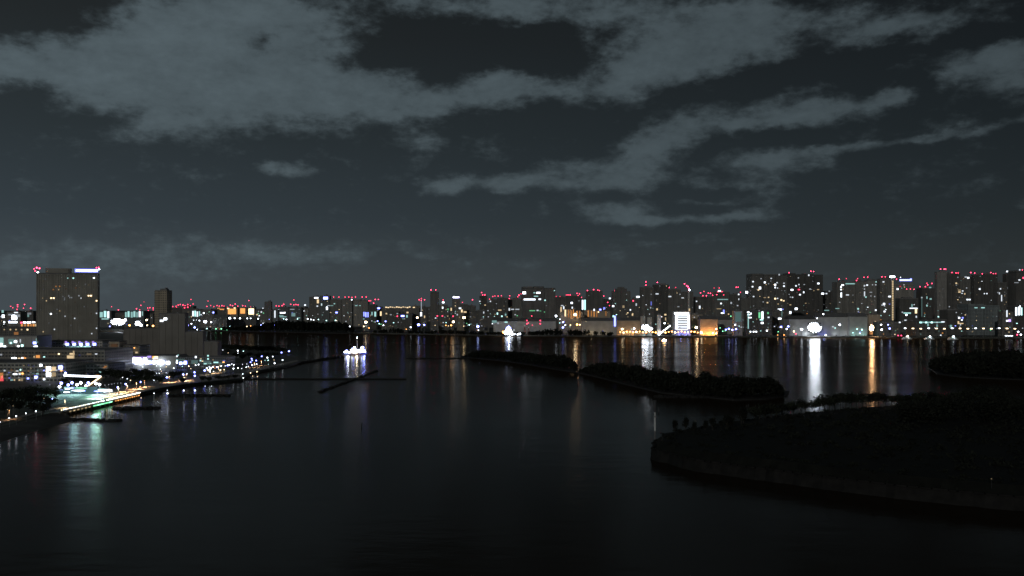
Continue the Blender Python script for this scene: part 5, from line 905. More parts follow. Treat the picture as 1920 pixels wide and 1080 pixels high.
for px in (214, 262, 300): point_light("lamp", B_arc[5], face_point(B_arc, px, 680, 3)[0], 'W', 2.5e4, .8)

# small odd lights over the mall fronts
rm = random.Random(19)
for rec, n in ((B_m1, 34), (B_m2, 30), (B_m3, 12), (B_pod, 8), (B_dk2, 5), (B_arc2, 14)):
    for _ in range(n):
        W_, H_ = rec[7], rec[9]; c = rm.choice("WYYOTWB"); s = rm.choice((.12, .2, .35, .6, 1.5, 4))
        obj("window" if s < 1 else "wall_lamp", unit('box', GM(c, s)), rec[5], (rm.uniform(-.1 if W_ > 60 else -.47, .47)*W_, -rec[4]/2-.3, rm.uniform(.12, .93)*H_), 0, (rm.uniform(.7, 2.6), .4, rm.uniform(.6, 1.4)))
# lit footbridge
FBp = [at(120, 704, 835), at(190, 706.5, 812), at(166, 723.5, 735)]
fb = thing("footbridge", "elbow-shaped footbridge with a glaring white edge in front of the mall", "bridge", (FBp[0].x, FBp[0].y, LB))
mb = MB(); gl = MB(); g2 = MB()
for i in range(2):
    a, b = FBp[i]-Vector((FBp[0].x, FBp[0].y, LB)), FBp[i+1]-Vector((FBp[0].x, FBp[0].y, LB)); dd = (b-a); ln = math.hypot(dd.x, dd.y); yw = math.atan2(dd.y, dd.x)
    z = min(a.z, b.z)
    n = 8
    for k in range(n):
        t0, t1 = k/n, (k+1)/n; zz = a.z+(b.z-a.z)*(k+.5)/n
        mb.box(ln*t0, ln*t1, -.1, 4.0, zz-.9, zz-.3, yw, (a.x, a.y)); (gl if i == 0 else g2).box(ln*t0+.02, ln*t1-.02, -.32, -.102, zz-.7, zz+.75, yw, (a.x, a.y))
    for k in range(3): mb.box(ln*(.15+.35*k), ln*(.15+.35*k)+.6, 1.6, 2.2, 0, z-.85, yw, (a.x, a.y))
mb.build("deck", CONC, fb); gl.build("edge_light", GM('W', 6, 'AUTO'), fb); g2.build("edge_light", GM('Y', 3.5, 'AUTO'), fb)
FB0 = Vector((FBp[0].x, FBp[0].y, LB))
for px, py, Y_, sz in ((123, 699.5, 835, .9), (161, 724, 735, 1.0), (176, 727, 730, 1.1)):
    p = at(px, py, Y_)-FB0; m_ = MB().cyl((0, 0, min(-.2, -p.z+.02)), (0, 0, 0), .12, .1, 6).build("lamp_post", STEEL, fb, p); obj("lamp_head", unit('ball', GM('W' if px > 130 else 'B', 16)), m_, (0, 0, 0), 0, (sz,)*3)

# glowing pavilion on the promenade
pc = gnd(152, 739, LB); pav = thing("pavilion", "glowing round-canopied pavilion in white, teal and green light on the promenade", "pavilion", (pc.x, pc.y, LB))
u = pc.y/F
MB().box(-19, 17, 0, 9, 0, 3.2).box(-14, 12, 1, 8, 3.203, 5.6).build("wall", GLASSD, pav)
rc = random.Random(9); CAN = []
for k in range(22):  # canopy ovals scattered at random to imitate the glare cluster
    x = rc.uniform(-19, 20); c = rc.choice("WWBTGTW"); CAN.append((x, rc.uniform(-3, 9), rc.uniform(1.6, 6.8-abs(x)*.12), rc.uniform(2.2, 6.0), 2.0, c, dict(W=6, B=7, T=2, G=1.2)[c]))
for i, (x, y, z, rx, rz, c, s) in enumerate(CAN):
    mb = MB(); mb.ball((x, y, z), rx, 1.6, .34, 16, 6); mb.build("canopy", GM(c, s, 'AUTO'), pav)
    MB().cyl((x, y, 0), (x, y, z-.3), .1, .1, 6).build("canopy_post", STEEL, pav)
for x, z, s in ((-17.5, 8.4, 18), (-12, 7.0, 18), (-9, 8.8, 18), (-2, 8.6, 16), (4, 8.7, 18), (10, 8.2, 16), (-19, 5.6, 16), (-5, 7.2, 16), (13, 7.4, 16)):
    m_ = MB().cyl((x, 4, 3), (x, 4, z), .12, .1, 6).build("lamp_post", STEEL, pav); obj("lamp_head", unit('ball', GM('B' if s > 16 else 'W', s)), m_, (x, 3.6, z), 0, (.95,)*3)
[point_light("lamp", pav, (x_, -7, 6), 'T', 1.3e5, 3.0) for x_ in (-17, -2, 14)]; point_light("lamp", pav, (16, -6, 6), 'W', 1.6e4, 1.0); point_light("lamp", pav, (24, -24, 4), 'G', 7e4, 3.0)  # fixtureless lamps added; teal and green ones colour the water
# boardwalk with its string of railing lamps
A_, B_ = gnd(113.5, 772.5, 3.2), gnd(263.5, 738.5, 3.2)
bd = thing("boardwalk", "boardwalk edged by a dense string of white railing lamps, running diagonally along the water", "boardwalk", (A_.x, A_.y, 0))
dd = (B_-A_); ln = math.hypot(dd.x, dd.y); yw = math.atan2(dd.y, dd.x)
mb = MB(); mb.box(0, ln, 0, 7.5, 2.55, 3.0, yw)
for k in range(18): mb.box(k*ln/17.5, k*ln/17.5+.5, .3, .8, -1.5, 2.548, yw)
mb.build("deck", rough_mat("grey_decking", (.20, .19, .175), scale=.4), bd)
mb = MB(); mb.box(0, ln, .1, .2, 4.05, 4.15, yw); mb.box(0, ln, .1, .2, 3.5, 3.56, yw)
for k in range(42): mb.box(k*ln/41.5, k*ln/41.5+.12, .08, .22, 3.002, 4.05, yw)
rl = mb.build("railing", STEEL, bd)
nl = 46
for k in range(nl):
    t = (k+.5)/nl
    if .50 < t < .53: continue
    sz = .27 if t < .45 else .38
    obj("railing_lamp", unit('ball', GM('W' if k % 3 else 'Y', 9 if t < .45 else 12)), rl, (dd.x*t, dd.y*t, 4.3), 0, (sz, sz, sz*.9))
# glow strips added for the lit deck face and its colour on the water
for t0, t1, c, s, n in ((.08, .34, 'Y', .5, 6), (.36, .60, 'G', 2.2, 5), (.63, .99, 'O', 1.5, 11)):
    for k in range(n):
        t = t0+(t1-t0)*(k+.5)/n; sx = ln*(t1-t0)/n*(.92 if c == 'G' else .5)
        obj("underdeck_light", unit('box', GM(c, s*(.7+.6*((k*5) % 3)/2))), bd, (dd.x*t+math.sin(yw)*.12, dd.y*t-math.cos(yw)*.12, 2.2), yw, (sx, .12, .75))
# jetties and breakwaters
def jetty(p0, p1, w_, z1, label, name="jetty", cat="jetty", mat=None, cap=True, jag=0):
    a, b = gnd(*p0), gnd(*p1); o = thing(name, label, cat, ((a.x+b.x)/2, (a.y+b.y)/2, 0)); dd = b-a; ln = dd.length; yw = math.atan2(dd.y, dd.x)
    mb = MB()
    if jag:
        r = random.Random(int(p0[0])); n = int(ln/2.2)
        for k in range(n):
            for q in range(max(1, int(w_/2.4))):
                x = -ln/2+ln*(k+r.random())/n; y = (r.random()-.5)*w_; s_ = r.uniform(1.0, 2.0); zt = z1*r.uniform(.55, 1.1)*(1-.5*abs(y)/(w_/2))
                b0 = len(mb.v); mb.box(-s_, s_, -s_*.8, s_*.8, -1, zt, yw+r.uniform(-.6, .6), (x*math.cos(yw)-y*math.sin(yw), x*math.sin(yw)+y*math.cos(yw)))
                for i_ in range(b0+4, b0+8): v = mb.v[i_]; mb.v[i_] = (v[0]*.92+.08*x*math.cos(yw)+r.uniform(-.3, .3), v[1]+r.uniform(-.3, .3), v[2]+r.uniform(-.35, .2))
        mb.build("rubble_mound", mat or ROCK, o)
    else:
        mb.box(-ln/2, ln/2, -w_/2, w_/2, -2, z1, yw); mb.build("pier_body", mat or CONC, o)
        c2 = MB(); c2.box(-ln/2-.2, ln/2+.2, -w_/2-.2, w_/2+.2, z1+.003, z1+.35, yw); c2.build("capping", mat or CONC, o)
        bb = MB()
        for k in range(int(ln/9)): x = -ln/2+4+k*9; bb.cyl((x*math.cos(yw)+math.sin(yw)*w_*.4, x*math.sin(yw)-math.cos(yw)*w_*.4, z1+.35), (x*math.cos(yw)+math.sin(yw)*w_*.4, x*math.sin(yw)-math.cos(yw)*w_*.4, z1+.9), .22, .28, 8)
        bb.build("bollards", DARKMETAL, o) if bb.v else None
    return o
jetty((120, 787), (224, 789), 7, 1.5, "nearest dark low jetty, below the green-lit water", jag=1, mat=ROCK)
jetty((214, 766), (298, 766), 8, 1.7, "middle dark low jetty, right of the green-lit water", jag=1, mat=ROCK)
jetty((318, 742), (432, 742), 8, 1.7, "long dark low jetty right of the boardwalk end", jag=1, mat=ROCK)
jetty((405, 714.5), (452, 716), 8, 2, "short dark jetty at the point of the promenade", jag=1, mat=ROCK)
jetty((460, 711), (690, 711), 2.4, .7, "thin straight breakwater line reaching out from the promenade", "breakwater", "breakwater", mat=ROCK)
jetty((690, 711), (762, 711.3), 1.8, .45, "faint thin right-hand end of the straight breakwater", "breakwater", "breakwater", mat=ROCK)
jetty((600, 735.5), (706, 695.5), 4, 1.35, "slanting dark rubble breakwater below the white cruise boat", "breakwater", "breakwater", jag=1)
jetty((548, 684), (642, 668.5), 9, 2.4, "dark rubble breakwater left of the white cruise boat", "breakwater", "breakwater", jag=1)
jetty((762, 672), (880, 672), 5, 1.3, "thin dark breakwater left of the wooded islands", "breakwater", "breakwater", jag=1)
jetty((1228, 745), (1345, 746), 8, 2.0, "dark stony spit along the front of the nearer wooded island", "breakwater", "breakwater", jag=1)

# ------------------------------------------------------------------ street lamps on the left
LAMPS = [
 ("on the dark beach path, far left", "lamps on the beach path", 5.0, [(0,791,'W',1.5),(18,784,'W',1.3),(31,780,'W',1.4),(49,775,'W',1.3),(68,771,'W',1.3)]),
 ("among the dark trees above the beach", "lamps among the beach trees", 6.0, [(24,752,'Y',.9),(28,756,'Y',.8),(15,768,'Y',.6),(25,761,'Y',.6),(50,739,'B',.9),(55,743,'W',.8),(72,734,'B',1.5),(83,747,'Y',.6),(99,748,'B',1.9),(94,721,'W',.7),(47,747,'W',.4),(6,748,'W',.4),(113,716,'Y',.8),(131,714,'Y',.5),(114,708,'Y',.5),(98,728,'W',.4)]),
 ("between glowing pavilion and orange-lit paving", "lamps by the promenade", 6.0, [(192,732,'B',1.9),(197,722,'W',.7),(204,721,'W',.7),(210,720,'W',.7),(215,719,'W',.7),(221,718.5,'W',.7),(227,718,'W',.7),(221,726,'B',1.7),(236,720,'B',2.0),(230,708,'W',1.0),(239,710,'W',1.0),(245,713,'Y',1.0),(264,716,'B',1.6),(245,697,'Y',.5)]),
 ("in the dark garden below the arcade", "lamps in the garden below the arcade", 5.0, [(201,694,'W',.5),(233,690,'W',.8),(268,688,'W',1.0),(294,686,'W',1.0),(301,687,'T',.8),(312,687.5,'Y',.8),(301,692,'W',1.1),(303,696,'Y',.8),(294,700,'W',.8),(299,700,'W',.9),(304,700,'Y',.7),(312,699,'W',.8),(326,690,'W',1.2),(342,687,'T',.9),(289,713,'W',1.0),(313,707.5,'B',1.8),(344,702,'B',1.8),(351,701,'W',1.1)]),
 ("over the water right of the boardwalk", "lamps at the water edge", 4.0, [(265,746,'Y',1.1),(289,737.5,'W',1.3),(314.5,737.5,'W',1.7),(314,731.5,'W',1.0),(345,732,'W',1.4),(366,732,'W',1.6),(385,724,'W',1.0),(397,724,'W',1.0)]),
 ("on the busy promenade bend", "lamps on the promenade bend", 6.0, [(354,686.5,'Y',1.2),(358,691,'Y',.8),(365,698,'B',1.7),(365.5,704.5,'B',1.9),(367,684.5,'W',1.3),(372.5,683.5,'W',1.3),(384,694.5,'B',2.0),(388,690.5,'W',1.4),(393.5,693,'W',1.7),(395,690.5,'W',1.6),(399,688.5,'W',1.4),(394,697,'W',1.2),(400.5,696.5,'W',1.1),(407,688,'B',1.7),(415,686.5,'W',1.2),(413.5,694,'Y',1.2),(420.5,693,'Y',1.1),(422.5,686,'W',1.1),(427,685,'B',1.7),(430,684.5,'W',1.5),(435,682.5,'W',1.1),(438.5,684,'W',1.2),(438,691,'W',1.4),(446.5,690,'W',1.3),(453.5,691,'W',.9)]),
 ("between the trees of the waterfront point", "lamps between the trees of the point", 6.0, [(412,664,'W',1.1),(412,671,'B',1.8),(418,656,'W',1.0),(423,669,'B',1.8),(429,672.5,'P',1.7),(429.5,676,'P',1.7),(428,661.5,'Y',.9),(446,657.5,'W',1.5),(446,662,'W',1.5),(456.5,658.5,'T',1.2),(437,678,'O',.8),(455,683,'W',.9),(463,682.5,'W',.9)]),
 ("along the lit shore path of the waterfront point", "lamps on the shore path", 5.0, [(462,688.5,'W',1.3),(466,687,'W',1.2),(473,684.5,'W',1.5),(478,683.5,'W',1.1),(481.5,682.5,'W',1.3),(470,679,'B',1.7),(472,672.5,'B',1.9),(473,675.5,'B',1.6),(480.5,676,'B',1.8),(491,668,'B',1.8),(501.5,670.5,'W',1.7),(511.5,668.5,'W',1.3),(497,675.5,'T',.9),(503,675.5,'T',1.2),(514,675,'Y',.8),(515,681,'W',1.7),(503.5,683,'T',.8),(528,661,'B',2.0),(542,658.5,'B',2.2),(530,675,'W',1.5)]),
 ("low over the calm mooring water below the shore path", "mooring lamps", 3.5, [(455.5,701,'W',1.2),(456.5,708.5,'W',1.3),(470,699,'Y',1.3),(482,697,'Y',1.2),(474,705,'Y',1.0),(483,706,'Y',1.0)]),
]
_pole = {}
def street_lamp(px, py, c, sz, hgt, label, group, real=0):
    z = LB+hgt; Y = (H-z)*F/(py-HY); X = (px-CX)*Y/F
    over_water = "water" in label or "mooring" in label
    base = -1.0 if over_water else LB
    o = thing("street_lamp", label, "street lamp", (X, Y, base), 0, group)
    k = (hgt, over_water)
    if k not in _pole: _pole[k] = MB().cyl((0, 0, 0), (0, 0, z-base-.25), .12, .07, 8).cyl((0, 0, 0), (0, 0, .5), .2, .18, 8).cyl((0, 0, z-base-.3), (0, -.35, z-base-.05), .06, .05, 6).mesh("pole", STEEL)
    obj("pole", _pole[k], o)
    r_ = Y*3.6e-4*sz*(1.2 if sz > 1.3 else 1.0)
    s = (9 if sz > 1.1 else 4) if over_water else 22 if sz > 1.6 else (15 if sz > 1.1 else (7 if sz > .75 else 2.2))
    hd_ = obj("lamp_head", unit('ball', GM(c, s, 'NONE' if real else 'AUTO')), o, (0, -.4, z-base), 0, (r_, r_, r_*.8))
    if real: spot_light("lamp", o, (0, -.4, z-base-r_-.2), c, real, .4, 128, 90, .35)
def nth(k, n, thing_):
    if n == 1: return "only " + thing_
    return order(k, n).replace(" from", " " + thing_ + " from") if "from" in order(k, n) else order(k, n) + " " + thing_
CN = dict(W="white", B="blue-white", Y="yellow", T="teal", O="orange", P="violet")
for lab, grp, hg, rows in LAMPS:
    for c in CN:
        sub = sorted([q for q in rows if q[2] == c])
        for k, (px, py, c_, sz) in enumerate(sub):
            street_lamp(px, py, c, sz, hg, "%s %s" % (nth(k, len(sub), CN[c]+" lamp"), lab), grp)
# sodium lamps that light the pale promenade paving
PL = [(182, 741.5, 'W', 1.4e4), (205, 737.5, 'Y', 1.6e4), (222, 733, 'Y', 2.2e4), (238, 729.5, 'O', 1.8e4), (256, 725, 'O', 1.8e4), (271, 721.5, 'O', 1.2e4), (318, 713.5, 'O', 1.6e4), (349, 710, 'O', 1.2e4), (345, 712, 'Y', 6e3), (403, 697.5, 'O', 1.8e4), (410, 695, 'Y', 8e3), (122, 757.5, 'Y', 5e3), (477, 688, 'O', 1.4e4), (490, 684.5, 'O', 1.0e4), (18, 777, 'O', 1.5e3), (390, 700, 'Y', 6e3)]
for rank, i in enumerate(sorted(range(len(PL)), key=lambda i: PL[i][0])):
    px, py, c, pw = PL[i]
    pw *= 9; py -= 7.5
    street_lamp(px, py, c, .8, 5.5, "%s lamp lighting the pale paving, %s along the promenade" % (dict(W="white", Y="warm", O="orange")[c], order(rank, len(PL))), "lamps lighting the paving", real=pw)
# ------------------------------------------------------------------ trees
def crown_mesh(seed, hgt, wid, n, ls, mat, squat=1.0):
    r = random.Random(seed); mb = MB()
    lobes = [(r.gauss(0, .25)*wid, r.gauss(0, .25)*wid, hgt*(.5+.3*r.random()), wid*r.uniform(.28, .5)) for _ in range(9)]
    lobes.append((0, 0, hgt*.72, wid*.5))
    for _ in range(n):
        x, y, z, q = r.choice(lobes); d_ = Vector((r.gauss(0, 1), r.gauss(0, 1), r.gauss(0, .8))).normalized()*q*(r.random()**.4)
        zz = z+d_.z*squat
        if zz < hgt*.22: continue
        mb.leaf((x+d_.x, y+d_.y, zz), ls*r.uniform(.6, 1.25), r)
    return mb.mesh("crown", mat)
def trunk_mesh(seed, hgt):
    r = random.Random(seed); mb = MB(); mb.cyl((0, 0, -.3), (.1, 0, hgt*.5), hgt*.03, hgt*.018, 7)
    for k in range(5):
        a = k*1.3+r.random(); mb.cyl((.05, 0, hgt*(.3+.05*k)), (math.cos(a)*hgt*.2, math.sin(a)*hgt*.2, hgt*(.55+.05*k)), hgt*.012, hgt*.005, 5)
    return mb.mesh("trunk", BARK)
KIND = [(crown_mesh(s, 10, w_, 520, .62, LEAF), trunk_mesh(s, 10)) for s, w_ in ((1, 6.5), (2, 8), (3, 5), (4, 7))]
TALL = [(crown_mesh(20+s, 10, 4.2, 480, .55, LEAFD, 1.5), trunk_mesh(20+s, 10)) for s in range(3)]
def tree(X, Y, z, hgt, kinds, label, group, rnd, wide=1.0):
    cm, tm = rnd.choice(kinds); s = hgt/10
    o = thing("tree", label, "tree", (X, Y, z), rnd.random()*6.28, group)
    obj("trunk", tm, o, (0, 0, 0), 0, (s, s, s)); obj("crown", cm, o, (0, 0, 0), 0, (s*wide, s*wide, s))
rt = random.Random(5)
for px, top, h_ in [(3,735,9),(14,728,11),(22,745,9),(36,730,12),(47,726,12),(58,735,11),(66,722,11),(76,738,9),(88,726,9),(92,745,8),(36,752,8),(62,752,9),(80,757,8),(8,757,7),(-12,735,10),(104,730,8),(120,708,7),(128,715,6)]:
    Y = (H-LB-h_)*F/(top-HY); tree((px-CX)*Y/F, Y, LB, h_, KIND, "dark bushy tree in the park behind the beach at the far left", "trees behind the beach", rt, 1.25)
for px, top, h_ in [(197,693,9),(206,690,10),(214,696,9),(222,692,10),(231,698,9),(240,694,10),(252,690,10),(262,694,11),(272,690,10),(281,693,10),(290,703,8),(252,703,8),(272,703,8),(300,707,7),(325,696,8),(335,694,8),(344,708,6)]:
    Y = (H-LB-h_)*F/(top-HY); tree((px-CX)*Y/F, Y, LB, h_, KIND, "dark tree in the garden between arcade and promenade", "trees between arcade and promenade", rt, 1.2)
for px, top, h_ in [(415,645,11),(424,644,12),(433,646,12),(442,645,12),(450,647,12),(459,646,12),(467,648,12),(476,647,12),(485,648,12),(494,649,12),(503,648,12),(512,649,11),(521,650,11),(530,651,10),(537,653,9),(428,654,9),(444,660,9),(454,664,9),(466,660,9),(484,662,9),(500,660,9),(515,660,8),(378,705,6),(392,706,6),(410,703,6),(428,702,6),(440,701,6)]:
    Y = (H-LB-h_)*F/(top-HY); tree((px-CX)*Y/F, Y, LB, h_, KIND, "dark tree on the wooded waterfront point beyond the arcade", "trees on the waterfront point", rt, 1.35)

# ------------------------------------------------------------------ islands
def inside(p, poly):
    x, y = p; c = False; n = len(poly)
    for i in range(n):
        x1, y1 = poly[i]; x2, y2 = poly[(i+1) % n]
        if (y1 > y) != (y2 > y) and x < (x2-x1)*(y-y1)/(y2-y1)+x1: c = not c
    return c
def island(gname, wname, front, back_d, tops, ntree, seed, zg=1.0, ls=1.5, hmin=4, hmax=17, shrink=.0):
    """front: waterline in photo px; tops: outline of the wood; both turned into metres"""
    r = random.Random(seed)
    fr = [gnd(px, py) for px, py in front]
    poly = [(p.x, p.y) for p in fr]
    for k, p in list(enumerate(fr))[::-1]:
        t = k/(len(fr)-1); bd_ = back_d*(.35+.65*math.sin(math.pi*min(1, max(0, .08+.84*t))))
        poly.append((p.x*(1+bd_/p.y)+r.uniform(-3, 3), p.y+bd_+r.uniform(-5, 5)))
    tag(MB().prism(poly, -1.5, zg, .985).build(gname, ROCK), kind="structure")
    xs_ = [p[0] for p in poly]; ys_ = [p[1] for p in poly]; mb = MB(); made = 0; tries = 0
    while made < ntree and tries < 60000:
        tries += 1
        X, Y = r.uniform(min(xs_), max(xs_)), r.uniform(min(ys_), max(ys_))
        if not inside((X, Y), poly): continue
        px = CX+X*F/Y
        zt = H-(interp(tops, px)-HY)*Y/F
        hgt = zt-zg
        if hgt < hmin*.5: continue
        hgt = min(hmax, hgt)*r.uniform(.78, 1.0); made += 1
        wd = min(hgt*.42, 5)*r.uniform(.8, 1.2)
        for q in range(3): mb.cyl((X, Y, zg-.4), (X, Y, zg+hgt*.5), .18, .1, 4) if q == 0 else None
        for _ in range(int(50+hgt*4)):
            d_ = Vector((r.gauss(0, 1), r.gauss(0, 1), r.gauss(0, 1))).normalized()*(r.random()**.45)
            mb.leaf((X+d_.x*wd, Y+d_.y*wd, max(zg+.2, zg+hgt*.56+d_.z*hgt*.44)), ls*r.uniform(.6, 1.2), r)
    tag(mb.build(wname, LEAFD), wood_labels[wname][0], "wood", None, "stuff")
wood_labels = {
 "far_island_wood": ("low black wood covering the farther long islet in mid bay",), "near_island_wood": ("black bushy wood covering the nearer long islet, ending in a round clump",),
 "right_island_wood": ("black wood on the islet at the right edge below the pier lamps",), "shore_wood": ("dark wooded strip on the far shore left of the cruise boat",), "quay_wood": ("dark low trees along the far quay left of the orange works",), "fort_wood": ("black dense wood covering the big foreground battery island",)}
island("far_islet", "far_island_wood", [(862,671.5),(890,672.5),(950,678.5),(1000,686),(1045,694),(1084,699.5)], 85, [(862,671),(876,664),(890,658),(905,656),(930,657),(960,657.5),(985,660),(1005,661.5),(1030,665),(1045,663),(1058,664),(1068,668),(1076,677),(1083,689),(1090,697)], 230, 1)
island("near_islet", "near_island_wood", [(1079,699),(1120,708),(1170,721),(1215,732),(1240,738),(1300,744),(1380,752),(1440,750),(1480,743)], 62, [(1079,697),(1092,691),(1105,684),(1118,680),(1150,677),(1180,681),(1210,685),(1240,687),(1275,694),(1290,697),(1300,705),(1312,707),(1325,691),(1334,692),(1340,704),(1365,702),(1375,699),(1400,701),(1440,704),(1450,707),(1458,717),(1464,728),(1478,742)], 300, 2)
island("right_islet", "right_island_wood", [(1744,693),(1756,702),(1800,708),(1860,711),(1940,714),(2060,716)], 210, [(1740,690),(1752,672),(1775,665),(1800,660),(1830,657),(1870,655),(1920,654),(2060,652)], 330, 3, ls=2.0, hmax=24)
island("wooded_point", "shore_wood", [(385,621.6),(440,622.3),(540,624),(630,626),(662,626)], 150, [(385,618),(405,614),(440,610),(470,612),(500,604),(525,600),(560,601),(600,602),(640,601),(655,606),(664,616)], 200, 4, zg=3.4, ls=3.2, hmax=34)
def strip_wood(name, x0_, x1_, top, n, seed, ls=2.6):
    r = random.Random(seed); mb = MB()
    for _ in range(n):
        px = r.uniform(x0_, x1_); Y = shoreY(px)+r.uniform(3, 13); X = (px-CX)*Y/F; hgt = max(4, H-(interp(top, px)-HY)*Y/F-GZ)*r.uniform(.75, 1.02)
        for _ in range(46):
            d_ = Vector((r.gauss(0, 1), r.gauss(0, 1), r.gauss(0, 1))).normalized()*(r.random()**.5); mb.leaf((X+d_.x*5, Y+d_.y*3.5, GZ+hgt*.52+d_.z*hgt*.48), ls*r.uniform(.6, 1.2), r)
    tag(mb.build(name, LEAFD), wood_labels[name][0], "wood", None, "stuff")
strip_wood("quay_wood", 700, 1150, [(700,620),(740,613),(770,618),(800,621),(830,617),(880,621),(930,622),(1000,621),(1030,615),(1060,618),(1100,617),(1150,622)], 150, 8)

# battery island in the right foreground: stone seawall, grass banks, wood behind
Wn = [(1217,861),(1300,884),(1500,912),(1700,938),(1900,958),(2250,985)]
near = [gnd(*p).xy for p in Wn]
ft = [gnd(px, py, 8.0).xy for px, py in ((2300,752),(1900,752),(1700,758),(1540,770),(1440,780),(1330,795),(1222,815))]
rj = random.Random(4); raw = [tuple(p) for p in near]+[tuple(p) for p in ft]; poly = []
for i_, q in enumerate(raw):          # uneven, stony outline
    q2 = raw[(i_+1) % len(raw)]; m_ = max(1, int(math.dist(q, q2)/4))
    for k in range(m_): poly.append((q[0]+(q2[0]-q[0])*k/m_+rj.uniform(-.9, .9)*(k > 0), q[1]+(q2[1]-q[1])*k/m_+rj.uniform(-.9, .9)*(k > 0)))
n_ = len(poly); cxp = sum(p[0] for p in poly)/n_; cyp = sum(p[1] for p in poly)/n_
mb = MB(); rings = [(1.0, -2), (.992, 4.6), (.986, 4.9), (.972, 8.2), (.80, 8.7)]
def ring(k):
    return [(cxp+(p[0]-cxp)*k, cyp+(p[1]-cyp)*k) for p in poly]
for k, z in rings[:2]:
    for p in ring(k): mb.v.append((*p, z))
for i in range(n_): j = (i+1) % n_; mb.f.append((i, j, n_+j, n_+i))
wl = mb
bt = thing("sea_fort", "black stone-walled battery island with grassy bank in the right foreground", "fort", (0, 0, 0))
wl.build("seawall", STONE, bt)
mb = MB()
for k, z in rings[1:]:
    for p in ring(k): mb.v.append((*p, z+.003))
for q in range(3):
    for i in range(n_): j = (i+1) % n_; mb.f.append((q*n_+i, q*n_+j, (q+1)*n_+j, (q+1)*n_+i))
mb.f.append(tuple(3*n_+i for i in range(n_)))
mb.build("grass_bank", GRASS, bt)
mb = MB()
for p, p2 in zip(ring(.994), ring(.994)[1:]+ring(.994)[:1]):
    a, b = Vector((*p, 4.62)), Vector((*p2, 4.62)); L_ = (b-a).length; yw = math.atan2(b.y-a.y, b.x-a.x)
    mb.box(.3, L_-.3, -.5, .5, 4.62, 5.3, yw, (a.x, a.y))
mb.build("coping", STONE, bt)
BT = [(1266,786,7),(1285,780,8),(1301,789,6),(1322,786,6.5),(1336,781,8),(1352,786,6),(1363,776,9),(1369,779,8),(1390,762,10.5),(1394,766,9),(1416,762,8),(1424,759,9),(1435,757,9),(1446,756,9),(1456,757,8.5),(1466,755,8.5),(1476,754,8),(1488,752,8),(1502,748,8),(1510,752,7),(1528,748,8),(1537,742,9),(1546,741,9.5),(1555,742,9),(1565,739,9),(1576,737,9.5),(1586,736,10),(1597,735,10),(1606,736,9.5),(1618,735,9),(1632,736,9),(1641,734,9.5),(1648,734,9),(1660,737,8.5),(1672,739,8),(1686,739,8.5),(1700,739,8.5),(1714,738,9),(1728,735,10),(1742,733,10.5),(1756,734,10),(1770,737,9.5),(1786,738,9.5),(1800,733,11),(1815,728,12.5)]
rf_ = random.Random(21)
for i, (px, top, h_) in enumerate(BT):
    zb = 7.6; Y = (H-zb-h_)*F/(top-HY)
    lone = px < 1400
    lab = (nth(i, 10, "lone dark tree") + " on the open left end of the battery island") if lone else nth(i-10, len(BT)-10, "dark tree") + " in the crest row of the battery island"
    tree((px-CX)*Y/F, Y, zb-.3, h_, TALL if lone or i % 3 == 0 else KIND, lab, "lone trees on the battery island" if lone else "trees along the crest of the battery island", rf_, .8 if lone else 1.1)
# dense big clump at the right of the battery island
r = random.Random(31); mb = MB()
for _ in range(260):
    px = r.uniform(1690, 1960); Yb = r.uniform(470, 640); X = (px-CX)*Yb/F
    tp = interp([(1690,752),(1760,742),(1800,736),(1815,725),(1835,718),(1860,717),(1880,722),(1890,738),(1905,746),(1960,746)], px)
    hgt = min(17, H-(tp-HY)*Yb/F-8.2)*r.uniform(.8, 1)
    if hgt < 2.5: continue
    for _ in range(70):
        d_ = Vector((r.gauss(0, 1), r.gauss(0, 1), r.gauss(0, 1))).normalized()*(r.random()**.45); mb.leaf((X+d_.x*3.6, Yb+d_.y*3.6, 8.0+hgt*.55+d_.z*hgt*.45), r.uniform(.5, 1.0), r)
tag(mb.build("fort_wood", LEAFD), wood_labels["fort_wood"][0], "wood", None, "stuff")
# low scrub over the bank, the top and the wall edge of the battery
r = random.Random(41); mb = MB(); xs_ = [q[0] for q in poly]; ys_ = [q[1] for q in poly]; pin = ring(.985); k = 0
while k < 900:
    X, Y = r.uniform(min(xs_), min(max(xs_), 330)), r.uniform(min(ys_), max(ys_))
    if not inside((X, Y), pin): continue
    if r.random() < .35: X, Y = (lambda q, f: (cxp+(q[0]-cxp)*f, cyp+(q[1]-cyp)*f))(r.choice(poly), r.uniform(.93, .985))
    k += 1; edge = not inside((X, Y), ring(.974)); zb = 5.0 if edge else 8.1; s_ = r.uniform(.5, 1.7)
    for _ in range(26):
        d_ = Vector((r.gauss(0, 1), r.gauss(0, 1), abs(r.gauss(0, .8)))).normalized()*(r.random()**.45); mb.leaf((X+d_.x*s_*1.6, Y+d_.y*s_*1.6, zb+d_.z*s_), r.uniform(.35, .7), r)
k = 0
while k < 420:                        # taller thicket over the middle of the island
    X, Y = r.uniform(70, 340), r.uniform(min(ys_), max(ys_))
    if not inside((X, Y), ring(.86)) or r.random() > (X-40)/160: continue
    k += 1; s_ = r.uniform(1.4, 3.6)
    for _ in range(34):
        d_ = Vector((r.gauss(0, 1), r.gauss(0, 1), abs(r.gauss(0, .8)))).normalized()*(r.random()**.45); mb.leaf((X+d_.x*s_*1.3, Y+d_.y*s_*1.3, 8.1+d_.z*s_*1.2), r.uniform(.6, 1.1), r)
tag(mb.build("fort_scrub", LEAFD), "low dark scrub covering the top and wall edge of the battery island", "scrub", None, "stuff")
